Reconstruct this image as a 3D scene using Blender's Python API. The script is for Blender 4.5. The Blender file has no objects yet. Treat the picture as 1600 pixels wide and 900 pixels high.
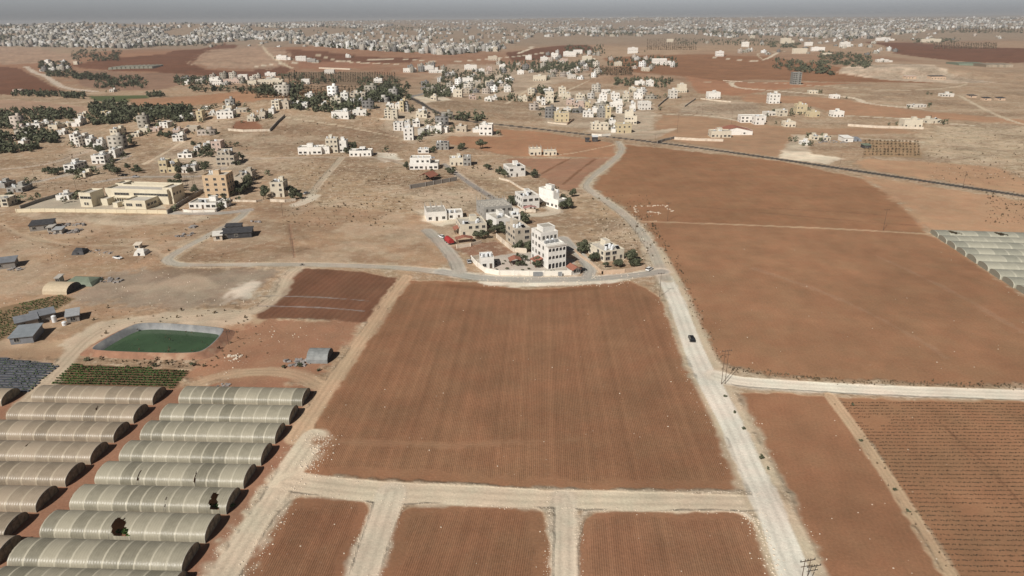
import bpy, math, random
import numpy as np
from mathutils import Vector, Matrix, Euler
R = math.radians
random.seed(11); rng = np.random.default_rng(5)
S = bpy.context.scene; COL = S.collection

# ------------------------------------------------------------------ camera, sky, sun, exposure
CAM_H = 100.0; F = 1067.0; PITCH = math.atan((450 - 29) / F); ROLL = math.atan(12 / 1600)
cd = bpy.data.cameras.new('camera'); cam = bpy.data.objects.new('camera', cd); COL.objects.link(cam)
cd.lens = 24.0; cd.sensor_width = 36.0; cd.clip_start = 0.5; cd.clip_end = 90000
cam.location = (0, 0, CAM_H); cam.rotation_euler = (Matrix.Rotation(math.pi / 2 - PITCH, 3, 'X') @ Matrix.Rotation(-ROLL, 3, 'Z')).to_euler(); S.camera = cam
SUN_AZ = math.atan2(-0.58, -0.81); SUN_EL = R(42)          # where the sun stands: behind and to the left
w = bpy.data.worlds.new('World'); S.world = w; w.use_nodes = True
nt = w.node_tree; bg = nt.nodes['Background']
sky = nt.nodes.new('ShaderNodeTexSky'); sky.sky_type = 'NISHITA'; sky.sun_disc = False
sky.sun_elevation = SUN_EL; sky.sun_rotation = math.atan2(-0.58, -0.81)
sky.air_density = 1.0; sky.dust_density = 3.0; sky.ozone_density = 1.5; sky.altitude = 800
dull = nt.nodes.new('ShaderNodeHueSaturation'); dull.inputs['Saturation'].default_value = 0.38; dull.inputs['Value'].default_value = 0.95
nt.links.new(sky.outputs[0], dull.inputs['Color'])
# added gradient dims the sky overhead to cut fill light, keeping the horizon bright
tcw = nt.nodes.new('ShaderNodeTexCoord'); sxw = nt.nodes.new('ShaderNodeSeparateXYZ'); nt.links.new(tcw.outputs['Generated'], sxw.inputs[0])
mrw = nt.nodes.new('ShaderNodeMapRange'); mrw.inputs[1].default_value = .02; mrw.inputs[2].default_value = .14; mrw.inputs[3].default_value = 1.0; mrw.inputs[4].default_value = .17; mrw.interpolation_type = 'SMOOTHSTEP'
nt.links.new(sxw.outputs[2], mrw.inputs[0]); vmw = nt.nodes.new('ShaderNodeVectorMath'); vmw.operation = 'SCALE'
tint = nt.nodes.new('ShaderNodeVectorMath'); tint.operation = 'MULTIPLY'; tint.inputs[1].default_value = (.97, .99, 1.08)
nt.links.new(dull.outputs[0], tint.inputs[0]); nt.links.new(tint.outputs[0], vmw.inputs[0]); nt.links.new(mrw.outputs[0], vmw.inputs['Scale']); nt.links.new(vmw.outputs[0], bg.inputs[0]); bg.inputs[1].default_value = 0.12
sd = bpy.data.lights.new('sun', 'SUN'); sun = bpy.data.objects.new('sun', sd); COL.objects.link(sun)
sd.energy = 4.8; sd.angle = R(0.55); sd.color = (1.0, 0.945, 0.86)
dirv = Vector((0.58 * math.cos(SUN_EL), 0.81 * math.cos(SUN_EL), -math.sin(SUN_EL)))
dirv = Vector((0.582 * math.cos(SUN_EL), 0.813 * math.cos(SUN_EL), -math.sin(SUN_EL)))
sun.rotation_euler = dirv.to_track_quat('-Z', 'Y').to_euler()
vs = S.view_settings; S.display_settings.display_device = 'sRGB'
vs.view_transform = 'Standard'; vs.look = 'None'; vs.gamma = 1.0; vs.use_curve_mapping = False; vs.exposure = 0.0
S.render.engine = 'CYCLES'; S.cycles.volume_bounces = 0; S.cycles.max_bounces = 6
S.cycles.volume_step_rate = 10

# ------------------------------------------------------------------ value noise in numpy
def vnoise(x, y, s, seed=0):
    x = x / s; y = y / s
    xi = np.floor(x).astype(np.int64); yi = np.floor(y).astype(np.int64); fx = x - xi; fy = y - yi
    fx = fx * fx * (3 - 2 * fx); fy = fy * fy * (3 - 2 * fy)
    def h(a, b):
        n = (a * 374761393 + b * 668265263 + seed * 974634777) & 0xffffffff
        n = ((n ^ (n >> 13)) * 1274126177) & 0xffffffff
        return ((n ^ (n >> 16)) & 0xffff) / 65535.0
    return (h(xi, yi) * (1 - fx) + h(xi + 1, yi) * fx) * (1 - fy) + (h(xi, yi + 1) * (1 - fx) + h(xi + 1, yi + 1) * fx) * fy
def fbm(x, y, s, o=4, seed=0):
    t = 0; a = .5; n = 0
    for i in range(o):
        t = t + a * vnoise(x + 17.3 * i, y - 9.1 * i, s / 2 ** i, seed + i); n += a; a *= .55
    return t / n

# ------------------------------------------------------------------ terrain height and pixel -> ground
def sstep(a, b, x):
    t = np.clip((x - a) / (b - a), 0, 1); return t * t * (3 - 2 * t)
def gau(x, y, cx, cy, sx, sy): return np.exp(-(((x - cx) / sx) ** 2 + ((y - cy) / sy) ** 2))
POND = (-106.0, 204.0)
def terr(x, y):
    x = np.asarray(x, float); y = np.asarray(y, float)
    h = 25 * gau(x, y, -255, 800, 175, 150)                                   # dry hill behind the school
    h = h + 7 * gau(x, y, -620, 640, 160, 200)
    h = h + 26 * gau(x, y, -640, 2150, 420, 420) * 1.0                         # dome hill far off
    h = h + 12 * gau(x, y, 500, 2300, 700, 300)
    h = h + 15 * gau(x, y, 735, 1300, 150, 48)                               # spoil bank
    h = h + 60 * sstep(2700, 4300, y) * gau(x, 0, -2900, 0, 2300, 1) * (1 - .5 * sstep(5000, 9000, y))
    h = h + 25 * sstep(2600, 5200, y) * (0.5 + 0.5 * np.sin(x / 900.0 + 1.2) * np.cos(y / 1300.0))
    h = h + 50 * sstep(5200, 9500, y) * (0.6 + 0.4 * np.sin(x / 2600.0 + .7)) * sstep(-5000, 3000, x)
    a = sstep(500, 1500, y)
    h = h + 12 * sstep(1300, 2300, y) * (fbm(x, y, 1500, 2, 41) - .4)
    h = h + a * 3.2 * (np.sin(x / 130.0 + y / 210.0) + np.sin(x / 83.0 - y / 160.0 + 2))
    h = np.minimum(h, 88 + 0 * h)
    h = h + sstep(9500, 14000, y) * (38 * fbm(x, y, 5200, 3, 58) + 4)           # low ridges closing the horizon
    # red soil embankment round the pond
    return h
CP, SP = math.cos(PITCH), math.sin(PITCH); CR, SR = math.cos(ROLL), math.sin(ROLL)
TT = np.geomspace(60, 40000, 1500)
def gp(px, py):
    u = (px - 800) / F; v = (450 - py) / F; u, v = u * CR + v * SR, v * CR - u * SR
    d = np.array([u, CP + v * SP, -SP + v * CP])
    z = CAM_H + TT * d[2] - terr(TT * d[0], TT * d[1])
    k = int(np.argmax(z < 0)) if (z < 0).any() else len(TT) - 1
    if k == 0: k = 1
    a, b = TT[k - 1], TT[k]
    for _ in range(24):
        m = .5 * (a + b)
        if CAM_H + m * d[2] - float(terr(m * d[0], m * d[1])) < 0: b = m
        else: a = m
    return (m * d[0], m * d[1], float(terr(m * d[0], m * d[1])))
def gp_many(px, py):
    u = (px - 800) / F; v = (450 - py) / F; u, v = u * CR + v * SR, v * CR - u * SR; dy = CP + v * SP; dz = -SP + v * CP; T_ = np.geomspace(1500, 40000, 700); out = np.full(len(u), 40000.0); done = np.zeros(len(u), bool); prev = T_[0]
    for t in T_[1:]:
        hit = ~done & (CAM_H + t * dz < terr(t * u, t * dy)); out[hit] = .5 * (t + prev); done |= hit; prev = t
    return out * u, out * dy, terr(out * u, out * dy)
def ppm(p):                                                                    # pixels of the 1600 px photograph per metre
    return F / (p[1] * CP + (CAM_H - p[2]) * SP)
def cosdep(p):
    return math.cos(math.atan2(CAM_H - p[2], math.hypot(p[0], p[1])))

# ------------------------------------------------------------------ materials
def mat(name, col, rough=0.85, var=0.12, scale=1.2, bump=0.0, bscale=6, objvar=0.0, spec=0.3, stain=None):
    m = bpy.data.materials.new(name); m.use_nodes = True; n = m.node_tree.nodes; l = m.node_tree.links
    b = n['Principled BSDF']; b.inputs['Roughness'].default_value = rough; b.inputs['Specular IOR Level'].default_value = spec
    tc = n.new('ShaderNodeTexCoord')
    nz = n.new('ShaderNodeTexNoise'); nz.inputs['Scale'].default_value = scale; nz.inputs['Detail'].default_value = 5; nz.inputs['Roughness'].default_value = .65
    l.new(tc.outputs['Object'], nz.inputs['Vector'])
    mr = n.new('ShaderNodeMapRange'); mr.inputs[1].default_value = .3; mr.inputs[2].default_value = .7
    mr.inputs[3].default_value = 1 - var; mr.inputs[4].default_value = 1 + var
    l.new(nz.outputs[0], mr.inputs[0]); f = mr.outputs[0]
    if objvar:
        oi = n.new('ShaderNodeObjectInfo'); m2 = n.new('ShaderNodeMapRange'); m2.inputs[3].default_value = 1 - objvar; m2.inputs[4].default_value = 1 + objvar
        l.new(oi.outputs['Random'], m2.inputs[0]); mu = n.new('ShaderNodeMath'); mu.operation = 'MULTIPLY'
        l.new(f, mu.inputs[0]); l.new(m2.outputs[0], mu.inputs[1]); f = mu.outputs[0]
    vm = n.new('ShaderNodeVectorMath'); vm.operation = 'SCALE'; vm.inputs[0].default_value = col; l.new(f, vm.inputs['Scale'])
    out = vm.outputs[0]
    if stain:
        z2 = n.new('ShaderNodeTexNoise'); z2.inputs['Scale'].default_value = stain[1]; z2.inputs['Detail'].default_value = 6
        l.new(tc.outputs['Object'], z2.inputs['Vector'])
        r2 = n.new('ShaderNodeMapRange'); r2.inputs[1].default_value = .52; r2.inputs[2].default_value = .68; r2.inputs[4].default_value = stain[2]
        l.new(z2.outputs[0], r2.inputs[0]); mx = n.new('ShaderNodeMix'); mx.data_type = 'RGBA'
        l.new(r2.outputs[0], mx.inputs[0]); l.new(out, mx.inputs[6]); mx.inputs[7].default_value = (*stain[0], 1); out = mx.outputs[2]
    l.new(out, b.inputs['Base Color'])
    if bump:
        nb = n.new('ShaderNodeTexNoise'); nb.inputs['Scale'].default_value = bscale; nb.inputs['Detail'].default_value = 4
        l.new(tc.outputs['Object'], nb.inputs['Vector']); bp = n.new('ShaderNodeBump'); bp.inputs['Strength'].default_value = 1; bp.inputs['Distance'].default_value = bump
        l.new(nb.outputs[0], bp.inputs['Height']); l.new(bp.outputs[0], b.inputs['Normal'])
    return m
dirt = (.36, .27, .19)
M = {}
for k, c in dict(white=(.80, .78, .74), cream=(.66, .60, .49), beige=(.50, .44, .36), tan=(.60, .45, .30), yellow=(.60, .51, .34),
                 grey=(.34, .33, .31), pink=(.56, .44, .38), pale=(.66, .63, .58)).items():
    M[k] = mat('wall_' + k, c, .85, .07, .5, objvar=.07, stain=(tuple(v * .62 for v in c), .35, .35))
M['roof'] = mat('roof_screed', (.46, .43, .38), .9, .16, .5, objvar=.18, stain=((.24, .22, .2), .5, .6))
M['glass'] = mat('window_glass', (.035, .035, .038), .25, .3, .5, objvar=.3)
M['frame'] = mat('window_frame', (.42, .40, .36), .7)
M['door'] = mat('door_metal', (.10, .075, .06), .5, objvar=.3)
M['terracotta'] = mat('roof_tiles', (.30, .125, .085), .8, .2, 1.5)
M['tankw'] = mat('tank_white', (.72, .74, .76), .45, .05); M['tankb'] = mat('tank_dark', (.06, .06, .065), .5)
M['metal'] = mat('galvanised_metal', (.34, .35, .36), .5, .15); M['dark'] = mat('dark_sheet', (.055, .055, .06), .7, .35, .6)
M['slate'] = mat('grey_roof_sheet', (.19, .20, .22), .6, .2, .5); M['greenroof'] = mat('green_tarpaulin', (.17, .20, .15), .7, .2, .4)
M['trunk'] = mat('bark', (.12, .09, .065), .95, .2, 2); M['wood'] = mat('pole_wood', (.11, .075, .055), .9, .2, 2)
M['concrete'] = mat('concrete', (.40, .375, .34), .9, .12, .6, stain=((.24, .22, .19), .4, .5))
M['stonewall'] = mat('plastered_wall', (.66, .58, .48), .9, .1, .4, stain=((.42, .34, .26), .3, .6))
M['whitewall'] = mat('whitewashed_wall', (.78, .74, .67), .9, .07, .4, stain=((.55, .48, .4), .3, .5))
M['pinkwall'] = mat('pink_stone_wall', (.56, .42, .31), .9, .12, .4)
M['greywall'] = mat('block_wall', (.27, .25, .23), .95, .12, .6)
M['rock'] = mat('limestone', (.62, .53, .43), .95, .2, .8); M['junk'] = mat('scrap', (.28, .26, .25), .8, .6, .8)
M['black'] = mat('black_paint', (.012, .012, .014), .2, .1, spec=.5); M['carwhite'] = mat('white_paint', (.75, .75, .74), .25, .03, spec=.5)
M['red'] = mat('red_tarpaulin', (.36, .035, .035), .6, .12); M['tyre'] = mat('tyre_rubber', (.02, .02, .02), .9)
M['silver'] = mat('silver_paint', (.4, .4, .41), .3, .03, spec=.5); M['carglass'] = mat('car_glass', (.02, .022, .026), .12, .1, spec=.5)
def leafmat(name, a, b):
    m = bpy.data.materials.new(name); m.use_nodes = True; n = m.node_tree.nodes; l = m.node_tree.links; p = n['Principled BSDF']
    p.inputs['Roughness'].default_value = .75; p.inputs['Specular IOR Level'].default_value = .2
    tc = n.new('ShaderNodeTexCoord'); z = n.new('ShaderNodeTexNoise'); z.inputs['Scale'].default_value = 2.2; z.inputs['Detail'].default_value = 3
    oi = n.new('ShaderNodeObjectInfo'); l.new(tc.outputs['Object'], z.inputs[0]); ad = n.new('ShaderNodeMath'); ad.operation = 'MULTIPLY_ADD'
    l.new(oi.outputs['Random'], ad.inputs[0]); ad.inputs[1].default_value = .5; l.new(z.outputs[0], ad.inputs[2])
    r = n.new('ShaderNodeMapRange'); r.inputs[1].default_value = .35; r.inputs[2].default_value = 1.1; l.new(ad.outputs[0], r.inputs[0])
    mx = n.new('ShaderNodeMix'); mx.data_type = 'RGBA'; mx.inputs[6].default_value = (*a, 1); mx.inputs[7].default_value = (*b, 1)
    z2 = n.new('ShaderNodeTexNoise'); z2.inputs['Scale'].default_value = .09; z2.inputs['Detail'].default_value = 2; l.new(tc.outputs['Object'], z2.inputs[0])
    r2 = n.new('ShaderNodeMapRange'); r2.inputs[1].default_value = .35; r2.inputs[2].default_value = .65; r2.inputs[3].default_value = .75; r2.inputs[4].default_value = 1.35; l.new(z2.outputs[0], r2.inputs[0])
    sc_ = n.new('ShaderNodeVectorMath'); sc_.operation = 'SCALE'; l.new(mx.outputs[2], sc_.inputs[0]); l.new(r2.outputs[0], sc_.inputs['Scale'])
    l.new(r.outputs[0], mx.inputs[0]); l.new(sc_.outputs[0], p.inputs['Base Color']); return m
M['leaf'] = leafmat('olive_leaves', (.058, .066, .038), (.125, .130, .080)); M['leafdry'] = leafmat('dusty_leaves', (.10, .075, .045), (.16, .12, .075))
M['cypress'] = leafmat('cypress_leaves', (.030, .040, .026), (.060, .070, .042)); M['crop'] = leafmat('crop_leaves', (.03, .065, .018), (.07, .115, .03))
M['cropdk'] = leafmat('young_plants', (.055, .038, .024), (.09, .06, .038)); M['flower'] = leafmat('flowering_leaves', (.07, .07, .035), (.14, .085, .06))

# ------------------------------------------------------------------ mesh helpers
class MB:
    def __init__(s): s.v = []; s.f = []; s.m = []
    def box(s, x0, x1, y0, y1, z0, z1, mi=0, top=True, bottom=False):
        k = len(s.v); s.v += [(x0, y0, z0), (x1, y0, z0), (x1, y1, z0), (x0, y1, z0), (x0, y0, z1), (x1, y0, z1), (x1, y1, z1), (x0, y1, z1)]
        fs = [(0, 1, 5, 4), (1, 2, 6, 5), (2, 3, 7, 6), (3, 0, 4, 7)]
        if top: fs.append((4, 5, 6, 7))
        if bottom: fs.append((3, 2, 1, 0))
        for f in fs: s.f.append(tuple(k + i for i in f)); s.m.append(mi)
        return s
    def poly(s, pts, mi=0):
        k = len(s.v); s.v += [tuple(p) for p in pts]; s.f.append(tuple(range(k, k + len(pts)))); s.m.append(mi); return s
    def cyl(s, x, y, z0, z1, r0, r1=None, n=8, mi=0, cap=True):
        r1 = r0 if r1 is None else r1; k = len(s.v)
        for z, r in ((z0, r0), (z1, r1)):
            for i in range(n): a = 2 * math.pi * i / n; s.v.append((x + r * math.cos(a), y + r * math.sin(a), z))
        for i in range(n): j = (i + 1) % n; s.f.append((k + i, k + j, k + n + j, k + n + i)); s.m.append(mi)
        if cap: s.f.append(tuple(k + n + i for i in range(n))); s.m.append(mi)
        return s
    def bar(s, a, b, r, n=5, mi=0):
        a = Vector(a); b = Vector(b); d = (b - a).normalized(); u = d.orthogonal().normalized(); v = d.cross(u); k = len(s.v)
        for p in (a, b):
            for i in range(n): t = 2 * math.pi * i / n; s.v.append(tuple(p + u * r * math.cos(t) + v * r * math.sin(t)))
        for i in range(n): j = (i + 1) % n; s.f.append((k + i, k + j, k + n + j, k + n + i)); s.m.append(mi)
        s.f.append(tuple(k + n + i for i in range(n))); s.m.append(mi); s.f.append(tuple(k + n - 1 - i for i in range(n))); s.m.append(mi)
        return s
    def pbox(s, x0, x1, y0, y1, z, H, par=.8, t=.25, wm=0, rm=1):      # flat-roofed block with a parapet
        s.box(x0, x1, y0, y1, z, H + par, wm, top=False)
        s.box(x0 + t, x1 - t, y0 + t, y1 - t, H, H + .02, rm)
        k = len(s.v); zt = H + par
        o = [(x0, y0), (x1, y0), (x1, y1), (x0, y1)]; i_ = [(x0 + t, y0 + t), (x1 - t, y0 + t), (x1 - t, y1 - t), (x0 + t, y1 - t)]
        s.v += [(a, b, zt) for a, b in o] + [(a, b, zt) for a, b in i_] + [(a, b, H) for a, b in i_]
        for i in range(4):
            j = (i + 1) % 4; s.f.append((k + i, k + j, k + 4 + j, k + 4 + i)); s.m.append(wm)
            s.f.append((k + 4 + i, k + 4 + j, k + 8 + j, k + 8 + i)); s.m.append(wm)
        return s
    def mesh(s, name, mats):
        me = bpy.data.meshes.new(name); me.from_pydata(s.v, [], s.f)
        for m in mats: me.materials.append(m)
        if len(mats) > 1: me.polygons.foreach_set('material_index', s.m)
        me.update(); return me
    def obj(s, name, mats, parent=None, loc=None, rz=0):
        if not isinstance(mats, (list, tuple)): mats = [mats]
        return link(name, s.mesh(name, mats), parent, loc, rz)
def link(name, me, parent=None, loc=None, rz=0, scale=None):
    o = bpy.data.objects.new(name, me); COL.objects.link(o)
    if parent: o.parent = parent
    if loc is not None: o.location = loc
    if rz: o.rotation_euler = (0, 0, rz)
    if scale is not None: o.scale = scale
    return o
def tag(o, label, cat, group=None, kind=None):
    o['label'] = label; o['category'] = cat
    if group: o['group'] = group
    if kind: o['kind'] = kind
    return o
def empty(name, loc, rz=0): return link(name, None, None, loc, rz)
def arr_mesh(name, V, Fq, mats):
    me = bpy.data.meshes.new(name); V = np.ascontiguousarray(V, np.float32); Fq = np.ascontiguousarray(Fq, np.int32)
    me.vertices.add(len(V)); me.vertices.foreach_set('co', V.ravel()); k = Fq.shape[1]
    me.loops.add(Fq.size); me.loops.foreach_set('vertex_index', Fq.ravel()); me.polygons.add(len(Fq))
    me.polygons.foreach_set('loop_start', np.arange(0, Fq.size, k, dtype=np.int32)); me.polygons.foreach_set('loop_total', np.full(len(Fq), k, np.int32))
    for m in mats: me.materials.append(m)
    me.update(calc_edges=True); return me

# ------------------------------------------------------------------ ground sheet: regions and tracks (outlines measured on the photograph, laid on the terrain)
RED = (.265, .138, .078); RED2 = (.30, .155, .09); DRED = (.165, .078, .048); TAN = (.365, .245, .160); TAN2 = (.41, .285, .19)
ORG = (.36, .205, .125); DRY = (.37, .265, .175); PALE = (.66, .57, .45); PALE2 = (.56, .46, .34); GREY = (.30, .235, .18); ASPH = (.23, .21, .19)
WHITE = (.74, .68, .58); GREEN = (.09, .11, .05); PINK = (.37, .25, .18); HILL = (.305, .215, .145)
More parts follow.
